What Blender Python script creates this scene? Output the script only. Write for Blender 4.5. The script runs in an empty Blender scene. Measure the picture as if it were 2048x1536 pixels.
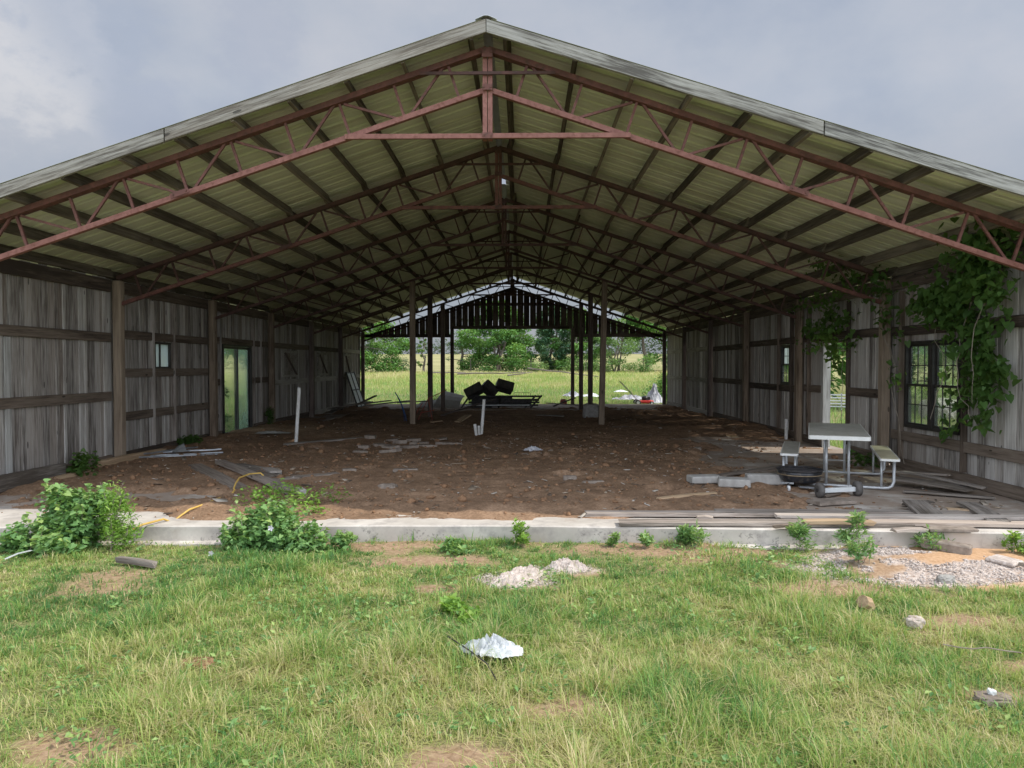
import bpy, math, random
import numpy as np
from mathutils import Vector, Matrix, Euler

S = bpy.context.scene
COL = S.collection
R = math.radians

# ------------------------------------------------------------------ camera, sky, sun, exposure
cam = bpy.data.objects.new("camera", bpy.data.cameras.new("camera"))
COL.objects.link(cam)
cam.location = (0.3723, -7.8676, 1.5586)
cam.rotation_mode = 'XYZ'
cam.rotation_euler = (R(90 - 1.478), R(0.03), R(0.825))
cam.data.sensor_fit = 'HORIZONTAL'
cam.data.sensor_width = 36
cam.data.lens = 1454.16 * 36 / 2048
cam.data.clip_start = 0.05
cam.data.clip_end = 3000
S.camera = cam

SUN_EL, SUN_AZ = 50.0, 94.0          # azimuth clockwise from +Y: the sun stands to the right, a touch in front of the gable
sun = bpy.data.objects.new("sun", bpy.data.lights.new("sun", 'SUN'))
COL.objects.link(sun)
sun.data.energy = 3.7
sun.data.angle = R(0.6)
sun.data.color = (1.0, 0.94, 0.85)
d = Vector((math.sin(R(SUN_AZ)) * math.cos(R(SUN_EL)), math.cos(R(SUN_AZ)) * math.cos(R(SUN_EL)), math.sin(R(SUN_EL))))
sun.rotation_euler = d.to_track_quat('Z', 'Y').to_euler()

W = bpy.data.worlds.new("World")
S.world = W
W.use_nodes = True
nt = W.node_tree
nt.nodes.clear()
def wn(t, **k):
    n = nt.nodes.new(t)
    for a, v in k.items():
        setattr(n, a, v)
    return n
out = wn('ShaderNodeOutputWorld'); bg = wn('ShaderNodeBackground')
bg.inputs['Strength'].default_value = 0.1
sky = wn('ShaderNodeTexSky', sky_type='NISHITA', sun_disc=False)
sky.sun_elevation = R(SUN_EL); sky.sun_rotation = R(SUN_AZ)
tc = wn('ShaderNodeTexCoord')
mp = wn('ShaderNodeMapping'); mp.inputs['Scale'].default_value = (2.2, 2.2, 3.4); mp.inputs['Location'].default_value = (0.35, 0.1, 0.2)
n1 = wn('ShaderNodeTexNoise'); n1.inputs['Scale'].default_value = 2.3; n1.inputs['Detail'].default_value = 7; n1.inputs['Roughness'].default_value = 0.55
r1 = wn('ShaderNodeValToRGB')
r1.color_ramp.elements[0].position = 0.33; r1.color_ramp.elements[0].color = (4.05, 4.5, 5.4, 1)
r1.color_ramp.elements[1].position = 0.70; r1.color_ramp.elements[1].color = (5.45, 5.6, 6.1, 1)
e = r1.color_ramp.elements.new(0.5); e.color = (4.75, 5.1, 5.8, 1)
sx = wn('ShaderNodeSeparateXYZ')
mr = wn('ShaderNodeMapRange'); mr.inputs[1].default_value = 0.0; mr.inputs[2].default_value = 0.32; mr.inputs[3].default_value = 0.62; mr.inputs[4].default_value = 1.0
mulc = wn('ShaderNodeMix', data_type='RGBA', blend_type='MULTIPLY'); mulc.inputs[0].default_value = 1.0
mixs = wn('ShaderNodeMix', data_type='RGBA'); mixs.inputs[0].default_value = 0.86
L = nt.links.new
L(tc.outputs['Generated'], mp.inputs[0]); L(mp.outputs[0], n1.inputs['Vector']); L(n1.outputs[0], r1.inputs[0])
L(tc.outputs['Generated'], sx.inputs[0]); L(sx.outputs[2], mr.inputs[0])
mr3 = wn('ShaderNodeMapRange', interpolation_type='SMOOTHSTEP'); mr3.inputs[1].default_value = 0.3; mr3.inputs[2].default_value = -0.2
mxh = wn('ShaderNodeMath', operation='MAXIMUM'); L(sx.outputs[1], mr3.inputs[0]); L(mr3.outputs[0], mxh.inputs[0]); L(mr.outputs[0], mxh.inputs[1])  # horizon dimming lifted in the unseen rear sky, for more light indoors
cur = r1.outputs[0]                    # separate puffs: one bright, a few grey
n2 = wn('ShaderNodeTexNoise'); n2.inputs['Scale'].default_value = 11; n2.inputs['Detail'].default_value = 8; n2.inputs['Roughness'].default_value = 0.62; L(mp.outputs[0], n2.inputs['Vector'])
for dv, wid, col, amt in (((-0.5333, 0.7765, 0.3357), 0.0060, (6.9, 6.85, 7.0, 1), 0.9), ((-0.4766, 0.7948, 0.3756), 0.0042, (4.1, 4.6, 5.6, 1), 0.65), ((-0.3165, 0.8652, 0.3889), 0.0026, (4.2, 4.55, 5.5, 1), 0.5), ((-0.4399, 0.8485, 0.2941), 0.0022, (4.2, 4.6, 5.6, 1), 0.6)):
    dn = Vector(dv).normalized()
    vd = wn('ShaderNodeVectorMath', operation='DOT_PRODUCT'); vd.inputs[1].default_value = dn; L(tc.outputs['Generated'], vd.inputs[0])
    ma = wn('ShaderNodeMath', operation='MULTIPLY_ADD'); L(n2.outputs[0], ma.inputs[0]); ma.inputs[1].default_value = wid * 2.4; ma.inputs[2].default_value = -wid * 1.2
    ad = wn('ShaderNodeMath', operation='ADD'); L(vd.outputs['Value'], ad.inputs[0]); L(ma.outputs[0], ad.inputs[1])
    mk = wn('ShaderNodeMapRange', interpolation_type='SMOOTHSTEP'); mk.inputs[1].default_value = 1 - wid; mk.inputs[2].default_value = 1.0; mk.inputs[4].default_value = amt; L(ad.outputs[0], mk.inputs[0])
    mm = wn('ShaderNodeMix', data_type='RGBA'); L(mk.outputs[0], mm.inputs[0]); L(cur, mm.inputs[6]); mm.inputs[7].default_value = col; cur = mm.outputs[2]
L(cur, mulc.inputs[6]); L(mxh.outputs[0], mulc.inputs[7])
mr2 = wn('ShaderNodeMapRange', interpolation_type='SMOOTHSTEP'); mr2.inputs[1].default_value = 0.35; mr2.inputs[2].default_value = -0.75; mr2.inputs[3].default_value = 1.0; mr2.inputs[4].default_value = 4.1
mulb = wn('ShaderNodeMix', data_type='RGBA', blend_type='MULTIPLY'); mulb.inputs[0].default_value = 1.0   # unseen sky behind the camera, brightened to light the interior
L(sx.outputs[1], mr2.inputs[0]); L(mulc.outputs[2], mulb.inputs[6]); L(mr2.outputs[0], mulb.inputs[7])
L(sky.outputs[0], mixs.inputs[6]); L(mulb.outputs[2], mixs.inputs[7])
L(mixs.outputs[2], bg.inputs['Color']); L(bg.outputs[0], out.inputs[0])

S.view_settings.view_transform = 'Standard'
S.view_settings.look = 'None'
S.view_settings.exposure = 0.12
S.view_settings.gamma = 1.0
S.render.engine = 'CYCLES'
S.cycles.max_bounces = 9
S.cycles.diffuse_bounces = 6
S.cycles.transparent_max_bounces = 12
S.cycles.use_denoising = True
S.cycles.sample_clamp_indirect = 6.0

rnd = random.Random(7)
rng = np.random.default_rng(11)

# ------------------------------------------------------------------ numpy noise
def _hash(ix, iy, seed):
    h = (ix.astype(np.int64) * 374761393 + iy.astype(np.int64) * 668265263 + seed * 1442695041) & 0x7fffffff
    h = ((h ^ (h >> 13)) * 1274126177) & 0x7fffffff
    return ((h ^ (h >> 16)) & 0xffff) / 65535.0
def vnoise(x, y, seed=0):
    x = np.asarray(x, float); y = np.asarray(y, float)
    ix = np.floor(x); iy = np.floor(y); fx = x - ix; fy = y - iy
    fx = fx * fx * (3 - 2 * fx); fy = fy * fy * (3 - 2 * fy)
    a = _hash(ix, iy, seed); b = _hash(ix + 1, iy, seed); c = _hash(ix, iy + 1, seed); e = _hash(ix + 1, iy + 1, seed)
    return (a * (1 - fx) + b * fx) * (1 - fy) + (c * (1 - fx) + e * fx) * fy
def fbm(x, y, seed=0, oct=4):
    s = 0; a = 0.5; t = 0
    for i in range(oct):
        s = s + a * vnoise(np.asarray(x) * 2 ** i, np.asarray(y) * 2 ** i, seed + i * 17); t += a; a *= 0.5
    return s / t
def sstep(a, b, x):
    t = np.clip((np.asarray(x, float) - a) / (b - a), 0, 1)
    return t * t * (3 - 2 * t)

# ------------------------------------------------------------------ materials
MATS = {}
def new_mat(name):
    m = bpy.data.materials.new(name); m.use_nodes = True
    t = m.node_tree; t.nodes.clear()
    o = t.nodes.new('ShaderNodeOutputMaterial'); b = t.nodes.new('ShaderNodeBsdfPrincipled')
    t.links.new(b.outputs[0], o.inputs[0]); MATS[name] = m
    return m, t, b, o
def ramp(t, stops):
    r = t.nodes.new('ShaderNodeValToRGB'); cr = r.color_ramp
    while len(cr.elements) < len(stops): cr.elements.new(0.5)
    for el, (p, c) in zip(cr.elements, stops):
        el.position = p; el.color = (*c, 1)
    return r
def attr(t, n):
    a = t.nodes.new('ShaderNodeAttribute'); a.attribute_name = n
    return a
def noise(t, vec, scale, detail=4, rough=0.55, sc=None):
    if sc is not None:
        m = t.nodes.new('ShaderNodeMapping'); m.inputs['Scale'].default_value = sc
        t.links.new(vec, m.inputs[0]); vec = m.outputs[0]
    n = t.nodes.new('ShaderNodeTexNoise'); n.inputs['Scale'].default_value = scale
    n.inputs['Detail'].default_value = detail; n.inputs['Roughness'].default_value = rough
    t.links.new(vec, n.inputs['Vector'])
    return n
def mth(t, op, a, b=None, c=None, clamp=False):
    n = t.nodes.new('ShaderNodeMath'); n.operation = op; n.use_clamp = clamp
    for i, v in enumerate((a, b, c)):
        if v is None: continue
        if isinstance(v, (int, float)): n.inputs[i].default_value = v
        else: t.links.new(v, n.inputs[i])
    return n.outputs[0]
def mixc(t, f, a, b, mode='MIX'):
    n = t.nodes.new('ShaderNodeMix'); n.data_type = 'RGBA'; n.blend_type = mode
    for i, v in ((0, f), (6, a), (7, b)):
        if isinstance(v, (int, float)): n.inputs[i].default_value = v
        elif isinstance(v, tuple): n.inputs[i].default_value = (*v, 1)
        else: t.links.new(v, n.inputs[i])
    return n.outputs[2]
def bump(t, b, h, strength=0.4, dist=0.01):
    n = t.nodes.new('ShaderNodeBump'); n.inputs['Strength'].default_value = strength; n.inputs['Distance'].default_value = dist
    t.links.new(h, n.inputs['Height']); t.links.new(n.outputs[0], b.inputs['Normal'])

def wood(name, dark, mid, light, brown=None, rough=0.85, grain=1.0, vary=0.5, knots=True, con=1.45):
    m, t, b, o = new_mat(name)
    gl = attr(t, 'gl').outputs['Vector']; rn = attr(t, 'rn').outputs['Fac']
    g1 = noise(t, gl, 1.0, 6, 0.62, (1.4 * grain, 26 * grain, 26 * grain)).outputs[0]
    g2 = noise(t, gl, 1.0, 5, 0.6, (5, 110, 110)).outputs[0]
    g3 = noise(t, gl, 1.0, 3, 0.5, (1.1, 5, 5)).outputs[0]
    v = mth(t, 'ADD', mth(t, 'MULTIPLY', g1, 0.62), mth(t, 'MULTIPLY', g2, 0.38))
    v = mth(t, 'ADD', v, mth(t, 'MULTIPLY', mth(t, 'SUBTRACT', rn, 0.5), vary * 0.5))
    v = mth(t, 'ADD', v, mth(t, 'MULTIPLY', mth(t, 'SUBTRACT', g3, 0.5), 0.35), clamp=True)
    v = mth(t, 'ADD', mth(t, 'MULTIPLY', mth(t, 'SUBTRACT', v, 0.5), con), 0.5, clamp=True)
    c = ramp(t, [(0.28, dark), (0.5, mid), (0.72, light)]); t.links.new(v, c.inputs[0]); colr = c.outputs[0]
    if brown:
        f = mth(t, 'MULTIPLY', mth(t, 'SUBTRACT', mth(t, 'FRACT', mth(t, 'MULTIPLY', rn, 7.31)), 0.45), 1.5, clamp=True)
        f = mth(t, 'MULTIPLY', f, g3)
        colr = mixc(t, f, colr, brown)
    if knots:
        vo = t.nodes.new('ShaderNodeTexVoronoi'); mp = t.nodes.new('ShaderNodeMapping'); mp.inputs['Scale'].default_value = (1.7, 5.5, 5.5)
        t.links.new(gl, mp.inputs[0]); t.links.new(mp.outputs[0], vo.inputs['Vector']); vo.inputs['Scale'].default_value = 1.0
        k = mth(t, 'LESS_THAN', vo.outputs['Distance'], 0.085)
        colr = mixc(t, mth(t, 'MULTIPLY', k, 0.75), colr, tuple(x * 0.35 for x in dark))
    t.links.new(colr, b.inputs['Base Color']); b.inputs['Roughness'].default_value = rough
    b.inputs['Specular IOR Level'].default_value = 0.25
    bump(t, b, v, 0.5, 0.006)
    return m

def plain(name, c1, c2, scale=6, rough=0.6, metal=0.0, bmp=0.2, rust=None, spec=0.4, obj=True, detail=5):
    m, t, b, o = new_mat(name)
    co = t.nodes.new('ShaderNodeTexCoord').outputs['Object'] if obj else attr(t, 'gl').outputs['Vector']
    n = noise(t, co, scale, detail, 0.6).outputs[0]
    r = ramp(t, [(0.32, c1), (0.68, c2)]); t.links.new(n, r.inputs[0]); colr = r.outputs[0]
    if rust:
        n2 = noise(t, co, scale * 2.7, 6, 0.65).outputs[0]
        f = ramp(t, [(0.5, (0, 0, 0)), (0.66, (1, 1, 1))]); t.links.new(n2, f.inputs[0])
        colr = mixc(t, f.outputs[0], colr, rust)
    t.links.new(colr, b.inputs['Base Color']); b.inputs['Roughness'].default_value = rough; b.inputs['Metallic'].default_value = metal
    b.inputs['Specular IOR Level'].default_value = spec
    if bmp: bump(t, b, n, bmp, 0.01)
    return m

def leafmat(name, stops, trans=0.4, tcol=(0.30, 0.42, 0.05), rough=0.5):
    m, t, b, o = new_mat(name)
    rn = attr(t, 'rn').outputs['Fac']
    r = ramp(t, stops); t.links.new(rn, r.inputs[0])
    t.links.new(r.outputs[0], b.inputs['Base Color']); b.inputs['Roughness'].default_value = rough; b.inputs['Specular IOR Level'].default_value = 0.35
    tr = t.nodes.new('ShaderNodeBsdfTranslucent')
    t.links.new(mixc(t, 0.5, r.outputs[0], tcol), tr.inputs[0])
    mx = t.nodes.new('ShaderNodeMixShader'); mx.inputs[0].default_value = trans
    t.links.new(b.outputs[0], mx.inputs[1]); t.links.new(tr.outputs[0], mx.inputs[2]); t.links.new(mx.outputs[0], o.inputs[0])
    return m

def glass(name, dirt_lo, dirt_hi, dcol, scale=2.0, tint=(0.9, 0.97, 0.94)):
    m, t, b, o = new_mat(name)
    co = t.nodes.new('ShaderNodeTexCoord').outputs['Object']
    n = noise(t, co, scale, 6, 0.6).outputs[0]
    f = t.nodes.new('ShaderNodeMapRange'); f.inputs[1].default_value = 0.35; f.inputs[2].default_value = 0.7
    f.inputs[3].default_value = dirt_lo; f.inputs[4].default_value = dirt_hi; t.links.new(n, f.inputs[0])
    tr = t.nodes.new('ShaderNodeBsdfTransparent'); tr.inputs[0].default_value = (*tint, 1)
    df = t.nodes.new('ShaderNodeBsdfDiffuse'); df.inputs[0].default_value = (*dcol, 1)
    tl = t.nodes.new('ShaderNodeBsdfTranslucent'); tl.inputs[0].default_value = (*dcol, 1)
    gl = t.nodes.new('ShaderNodeBsdfGlossy'); gl.inputs['Roughness'].default_value = 0.06
    dd = t.nodes.new('ShaderNodeMixShader'); dd.inputs[0].default_value = 0.7
    t.links.new(df.outputs[0], dd.inputs[1]); t.links.new(tl.outputs[0], dd.inputs[2])
    m1 = t.nodes.new('ShaderNodeMixShader'); t.links.new(f.outputs[0], m1.inputs[0]); t.links.new(tr.outputs[0], m1.inputs[1]); t.links.new(dd.outputs[0], m1.inputs[2])
    fr = t.nodes.new('ShaderNodeFresnel'); fr.inputs[0].default_value = 1.45
    m2 = t.nodes.new('ShaderNodeMixShader'); t.links.new(mth(t, 'MULTIPLY', fr.outputs[0], 0.6), m2.inputs[0])
    t.links.new(m1.outputs[0], m2.inputs[1]); t.links.new(gl.outputs[0], m2.inputs[2]); t.links.new(m2.outputs[0], o.inputs[0])
    return m

wood('board_wood', (0.12, 0.104, 0.09), (0.36, 0.335, 0.305), (0.53, 0.51, 0.475), brown=(0.20, 0.145, 0.105), vary=0.55, con=1.25, grain=1.3)
wood('girt_wood', (0.05, 0.038, 0.03), (0.12, 0.092, 0.07), (0.20, 0.16, 0.125), vary=0.5)
wood('pale_girt_wood', (0.20, 0.18, 0.15), (0.36, 0.335, 0.29), (0.48, 0.45, 0.40), vary=0.4)
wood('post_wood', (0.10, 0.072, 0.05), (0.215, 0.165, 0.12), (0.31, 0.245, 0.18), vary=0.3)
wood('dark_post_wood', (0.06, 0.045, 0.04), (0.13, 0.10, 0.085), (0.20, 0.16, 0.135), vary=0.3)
wood('purlin_wood', (0.06, 0.048, 0.036), (0.135, 0.112, 0.085), (0.24, 0.205, 0.16), vary=0.5)
wood('fascia_wood', (0.10, 0.095, 0.085), (0.24, 0.235, 0.21), (0.36, 0.355, 0.325), brown=(0.22, 0.17, 0.12), grain=1.25, vary=0.15, con=2.6)
wood('gable_wood', (0.045, 0.034, 0.03), (0.10, 0.078, 0.066), (0.17, 0.135, 0.115), vary=0.5)
wood('plank_wood', (0.13, 0.11, 0.09), (0.33, 0.28, 0.24), (0.50, 0.445, 0.39), brown=(0.34, 0.22, 0.14), vary=0.5)
wood('tan_lumber', (0.24, 0.165, 0.10), (0.40, 0.285, 0.175), (0.52, 0.385, 0.25), vary=0.2)
wood('grey_board', (0.09, 0.075, 0.06), (0.21, 0.185, 0.16), (0.34, 0.305, 0.27), brown=(0.17, 0.115, 0.075), vary=0.5)
wood('jamb_wood', (0.26, 0.25, 0.23), (0.42, 0.415, 0.39), (0.52, 0.515, 0.49), vary=0.2, knots=False)
wood('bark', (0.06, 0.05, 0.04), (0.13, 0.11, 0.09), (0.22, 0.19, 0.16), knots=False)
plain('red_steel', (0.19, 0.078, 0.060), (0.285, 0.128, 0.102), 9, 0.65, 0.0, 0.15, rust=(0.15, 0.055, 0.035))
plain('mid_red_steel', (0.10, 0.042, 0.034), (0.19, 0.078, 0.062), 9, 0.7, 0.0, 0.15, rust=(0.085, 0.045, 0.03))
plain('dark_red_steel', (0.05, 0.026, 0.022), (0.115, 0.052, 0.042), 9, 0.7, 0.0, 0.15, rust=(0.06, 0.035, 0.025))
plain('concrete', (0.40, 0.365, 0.32), (0.58, 0.54, 0.485), 2.2, 0.9, 0, 0.25, rust=(0.36, 0.33, 0.30), spec=0.2, detail=10)
plain('block_concrete', (0.26, 0.25, 0.23), (0.42, 0.405, 0.375), 9, 0.95, 0, 0.6, spec=0.15, detail=8)
plain('stone', (0.16, 0.13, 0.105), (0.32, 0.27, 0.225), 14, 0.95, 0, 0.6, spec=0.15, detail=8)
plain('pale_stone', (0.34, 0.285, 0.25), (0.62, 0.555, 0.505), 16, 0.95, 0, 0.8, rust=(0.34, 0.28, 0.235), spec=0.15, detail=10)
plain('black_plastic', (0.02, 0.019, 0.019), (0.055, 0.052, 0.05), 8, 0.45, 0, 0.05)
plain('black_enamel', (0.012, 0.013, 0.016), (0.028, 0.03, 0.036), 8, 0.28, 0, 0.03, rust=(0.09, 0.075, 0.06))
plain('tan_trim', (0.16, 0.12, 0.07), (0.30, 0.23, 0.14), 14, 0.7)
plain('worn_rubber', (0.07, 0.065, 0.06), (0.14, 0.13, 0.12), 14, 0.85, 0, 0.3)
plain('crate_plastic', (0.03, 0.028, 0.027), (0.085, 0.08, 0.075), 6, 0.6, 0, 0.15, rust=(0.10, 0.085, 0.065))
plain('dark_iron', (0.022, 0.02, 0.02), (0.06, 0.055, 0.055), 12, 0.6, 0.3, 0.2)
plain('window_frame_dark', (0.018, 0.016, 0.015), (0.045, 0.04, 0.036), 8, 0.55, 0, 0.1)
plain('white_frame', (0.55, 0.58, 0.58), (0.72, 0.74, 0.73), 5, 0.5, 0, 0.05)
plain('pvc', (0.66, 0.66, 0.63), (0.80, 0.80, 0.78), 7, 0.45, 0, 0.03, rust=(0.58, 0.55, 0.49))
plain('steel_tube', (0.42, 0.44, 0.45), (0.58, 0.60, 0.61), 12, 0.42, 0.35, 0.05)
plain('table_laminate', (0.33, 0.32, 0.28), (0.45, 0.435, 0.385), 5, 0.5, 0, 0.05, rust=(0.30, 0.28, 0.22))
plain('table_edge', (0.60, 0.60, 0.57), (0.75, 0.75, 0.72), 5, 0.5, 0, 0.03)
plain('bench_sunlit', (0.43, 0.39, 0.25), (0.56, 0.52, 0.36), 5, 0.5, 0, 0.05)
plain('aluminium', (0.22, 0.23, 0.24), (0.42, 0.44, 0.45), 9, 0.38, 0.75, 0.1)
plain('ridge_metal', (0.36, 0.37, 0.37), (0.50, 0.51, 0.51), 3, 0.45, 0.6, 0.05)
plain('yellow_cord', (0.50, 0.32, 0.07), (0.62, 0.42, 0.12), 20, 0.6, 0, 0.05)
plain('white_plastic', (0.60, 0.62, 0.62), (0.80, 0.81, 0.81), 5, 0.4, 0, 0.1)
plain('dull_plastic', (0.34, 0.36, 0.37), (0.64, 0.66, 0.67), 9, 0.35, 0, 0.2)
plain('grey_tarp', (0.30, 0.30, 0.32), (0.60, 0.60, 0.63), 2.5, 0.5, 0, 0.25)
plain('grey_siding', (0.25, 0.24, 0.22), (0.38, 0.365, 0.335), 3, 0.6, 0.1, 0.1)
plain('red_paint', (0.50, 0.03, 0.025), (0.62, 0.045, 0.035), 8, 0.35, 0, 0.02)
plain('blue_hose', (0.03, 0.08, 0.20), (0.05, 0.12, 0.28), 8, 0.5, 0, 0)
plain('red_wire', (0.22, 0.045, 0.03), (0.32, 0.08, 0.05), 8, 0.6, 0, 0)
plain('fence_metal', (0.05, 0.045, 0.04), (0.12, 0.10, 0.085), 8, 0.7, 0.3, 0.1)
plain('clay', (0.16, 0.09, 0.05), (0.30, 0.18, 0.105), 22, 0.95, 0, 0.4, spec=0.1)
plain('twig', (0.16, 0.13, 0.10), (0.30, 0.26, 0.21), 10, 0.9, 0, 0.2)
plain('straw_stem', (0.40, 0.33, 0.17), (0.55, 0.47, 0.27), 10, 0.8, 0, 0)
plain('petal', (0.62, 0.55, 0.64), (0.80, 0.76, 0.82), 10, 0.6, 0, 0)
m = MATS['concrete']; t = m.node_tree; b = [n for n in t.nodes if n.type == 'BSDF_PRINCIPLED'][0]
ge = t.nodes.new('ShaderNodeNewGeometry').outputs['Position']; lk = b.inputs['Base Color'].links[0].from_socket
sp = t.nodes.new('ShaderNodeSeparateXYZ'); t.links.new(ge, sp.inputs[0])
nz = noise(t, ge, 1.6, 9, 0.68).outputs[0]
yy = t.nodes.new('ShaderNodeMapRange'); yy.inputs[1].default_value = -0.9; yy.inputs[2].default_value = 0.3; yy.inputs[3].default_value = -0.16; yy.inputs[4].default_value = 0.12; t.links.new(sp.outputs[1], yy.inputs[0])
ff = ramp(t, [(0.46, (0, 0, 0)), (0.62, (1, 1, 1))]); t.links.new(mth(t, 'ADD', nz, yy.outputs[0]), ff.inputs[0])
t.links.new(mixc(t, mth(t, 'MULTIPLY', ff.outputs[0], 0.72), lk, (0.235, 0.165, 0.115)), b.inputs['Base Color'])
m, t, b, o = new_mat('litter')
r = ramp(t, [(0.0, (0.07, 0.05, 0.035)), (0.45, (0.20, 0.145, 0.10)), (0.75, (0.36, 0.29, 0.21)), (0.93, (0.45, 0.42, 0.37)), (1.0, (0.62, 0.6, 0.56))]); t.links.new(attr(t, 'rn').outputs['Fac'], r.inputs[0]); t.links.new(r.outputs[0], b.inputs['Base Color']); b.inputs['Roughness'].default_value = .9
# pitted concrete face
m = MATS['concrete']; t = m.node_tree; b = [n for n in t.nodes if n.type == 'BSDF_PRINCIPLED'][0]; lk = b.inputs['Base Color'].links[0].from_socket
ge = t.nodes.new('ShaderNodeNewGeometry').outputs['Position']; sp = t.nodes.new('ShaderNodeSeparateXYZ'); t.links.new(ge, sp.inputs[0])
pit = noise(t, ge, 30, 5, 0.7).outputs[0]; big = noise(t, ge, 1.9, 4, 0.6).outputs[0]
fz = t.nodes.new('ShaderNodeMapRange'); fz.inputs[1].default_value = -0.02; fz.inputs[2].default_value = -0.05; t.links.new(sp.outputs[2], fz.inputs[0])
pk = mth(t, 'MULTIPLY', mth(t, 'MULTIPLY', mth(t, 'GREATER_THAN', pit, 0.56), mth(t, 'GREATER_THAN', big, 0.52)), fz.outputs[0])
t.links.new(mixc(t, mth(t, 'MULTIPLY', pk, 0.6), lk, (0.17, 0.16, 0.145)), b.inputs['Base Color'])
# roof sheet: painted steel, cream-olive underneath
m, t, b, o = new_mat('roof_sheet')
co = t.nodes.new('ShaderNodeTexCoord').outputs['Object']
n = noise(t, co, 0.8, 7, 0.6).outputs[0]; n2 = noise(t, co, 1.0, 4, 0.6, (1.2, 9, 1.2)).outputs[0]
v = mth(t, 'ADD', mth(t, 'MULTIPLY', n, 0.85), mth(t, 'MULTIPLY', n2, 0.15))
r = ramp(t, [(0.34, (0.60, 0.62, 0.475)), (0.66, (0.73, 0.745, 0.60))]); t.links.new(v, r.inputs[0]); t.links.new(r.outputs[0], b.inputs['Base Color'])
n3 = noise(t, co, 1.0, 6, 0.65, (0.5, 5.0, 0.5)).outputs[0]; st = ramp(t, [(0.56, (0, 0, 0)), (0.72, (1, 1, 1))]); t.links.new(n3, st.inputs[0])
t.links.new(mixc(t, mth(t, 'MULTIPLY', st.outputs[0], 0.55), r.outputs[0], (0.36, 0.30, 0.19)), b.inputs['Base Color'])
b.inputs['Roughness'].default_value = 0.5; b.inputs['Specular IOR Level'].default_value = 0.4
glass('clear_pane', 0.0, 0.07, (0.45, 0.55, 0.45))
glass('hazy_pane', 0.20, 0.50, (0.42, 0.60, 0.50), 1.6)
glass('white_pane', 0.75, 0.95, (0.72, 0.80, 0.80), 3)
G_DARK, G_MID, G_LT = (0.018, 0.05, 0.012), (0.05, 0.115, 0.022), (0.12, 0.20, 0.04)
leafmat('weed_leaf', [(0.0, (0.077, 0.190, 0.062)), (0.55, (0.196, 0.368, 0.128)), (1.0, (0.419, 0.558, 0.183))])
leafmat('lime_leaf', [(0.0, (0.107, 0.232, 0.039)), (0.6, (0.232, 0.419, 0.071)), (1.0, (0.392, 0.570, 0.125))])
leafmat('vine_leaf', [(0.0, (0.032, 0.081, 0.018)), (0.6, (0.075, 0.156, 0.035)), (1.0, (0.173, 0.256, 0.061))], 0.35)
leafmat('tree_leaf', [(0.0, (0.050, 0.138, 0.036)), (0.55, (0.126, 0.286, 0.065)), (1.0, (0.298, 0.482, 0.115))], 0.3)
leafmat('pale_tree_leaf', [(0.0, (0.091, 0.181, 0.060)), (0.55, (0.202, 0.333, 0.111)), (1.0, (0.343, 0.484, 0.161))], 0.35)
leafmat('blue_tree_leaf', [(0.0, (0.048, 0.114, 0.066)), (0.55, (0.099, 0.217, 0.114)), (1.0, (0.189, 0.343, 0.155))], 0.3)
leafmat('far_leaf', [(0.0, (0.045, 0.075, 0.055)), (1.0, (0.085, 0.13, 0.09))], 0.2)
leafmat('grass_blade', [(0.0, (0.055, 0.18, 0.055)), (0.3, (0.15, 0.34, 0.085)), (0.55, (0.29, 0.44, 0.105)), (0.75, (0.46, 0.49, 0.17)), (1.0, (0.68, 0.58, 0.34))], 0.42, (0.48, 0.55, 0.14), 0.55)

# ground: soil, thatch and far meadow from masks kept on the mesh
m, t, b, o = new_mat('ground_soil')
ge = t.nodes.new('ShaderNodeNewGeometry').outputs['Position']
bare = attr(t, 'bare').outputs['Fac']; sand = attr(t, 'sand').outputs['Fac']; far = attr(t, 'far').outputs['Fac']
na = noise(t, ge, 3.0, 8, 0.62).outputs[0]; nb = noise(t, ge, 26.0, 6, 0.65).outputs[0]; nc = noise(t, ge, 0.09, 6, 0.6).outputs[0]
th = ramp(t, [(0.3, (0.10, 0.115, 0.045)), (0.5, (0.19, 0.20, 0.085)), (0.75, (0.31, 0.28, 0.14))]); t.links.new(mth(t, 'ADD', mth(t, 'MULTIPLY', na, .5), mth(t, 'MULTIPLY', nb, .5)), th.inputs[0])
so = ramp(t, [(0.3, (0.22, 0.14, 0.085)), (0.7, (0.42, 0.30, 0.20))]); t.links.new(nb, so.inputs[0])
sa = ramp(t, [(0.3, (0.40, 0.24, 0.13)), (0.7, (0.60, 0.40, 0.25))]); t.links.new(nb, sa.inputs[0])
me = ramp(t, [(0.3, (0.20, 0.215, 0.085)), (0.5, (0.33, 0.315, 0.155)), (0.7, (0.42, 0.38, 0.21))]); t.links.new(mth(t, 'ADD', mth(t, 'MULTIPLY', nc, .75), mth(t, 'MULTIPLY', na, .25)), me.inputs[0])
c = mixc(t, bare, th.outputs[0], so.outputs[0]); gx = t.nodes.new('ShaderNodeSeparateXYZ'); t.links.new(ge, gx.inputs[0]); ox = t.nodes.new('ShaderNodeMapRange'); ox.inputs[1].default_value = 3.7; ox.inputs[2].default_value = 4.6; t.links.new(mth(t, 'ADD', gx.outputs[0], na), ox.inputs[0])
c = mixc(t, sand, c, mixc(t, ox.outputs[0], so.outputs[0], sa.outputs[0])); ch = ramp(t, [(0.35, (0.30, 0.225, 0.18)), (0.62, (0.60, 0.525, 0.47))]); t.links.new(nb, ch.inputs[0]); c = mixc(t, attr(t, 'chalk').outputs['Fac'], c, ch.outputs[0]); c = mixc(t, far, c, me.outputs[0])
t.links.new(c, b.inputs['Base Color']); b.inputs['Roughness'].default_value = 1.0; b.inputs['Specular IOR Level'].default_value = 0.05
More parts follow.
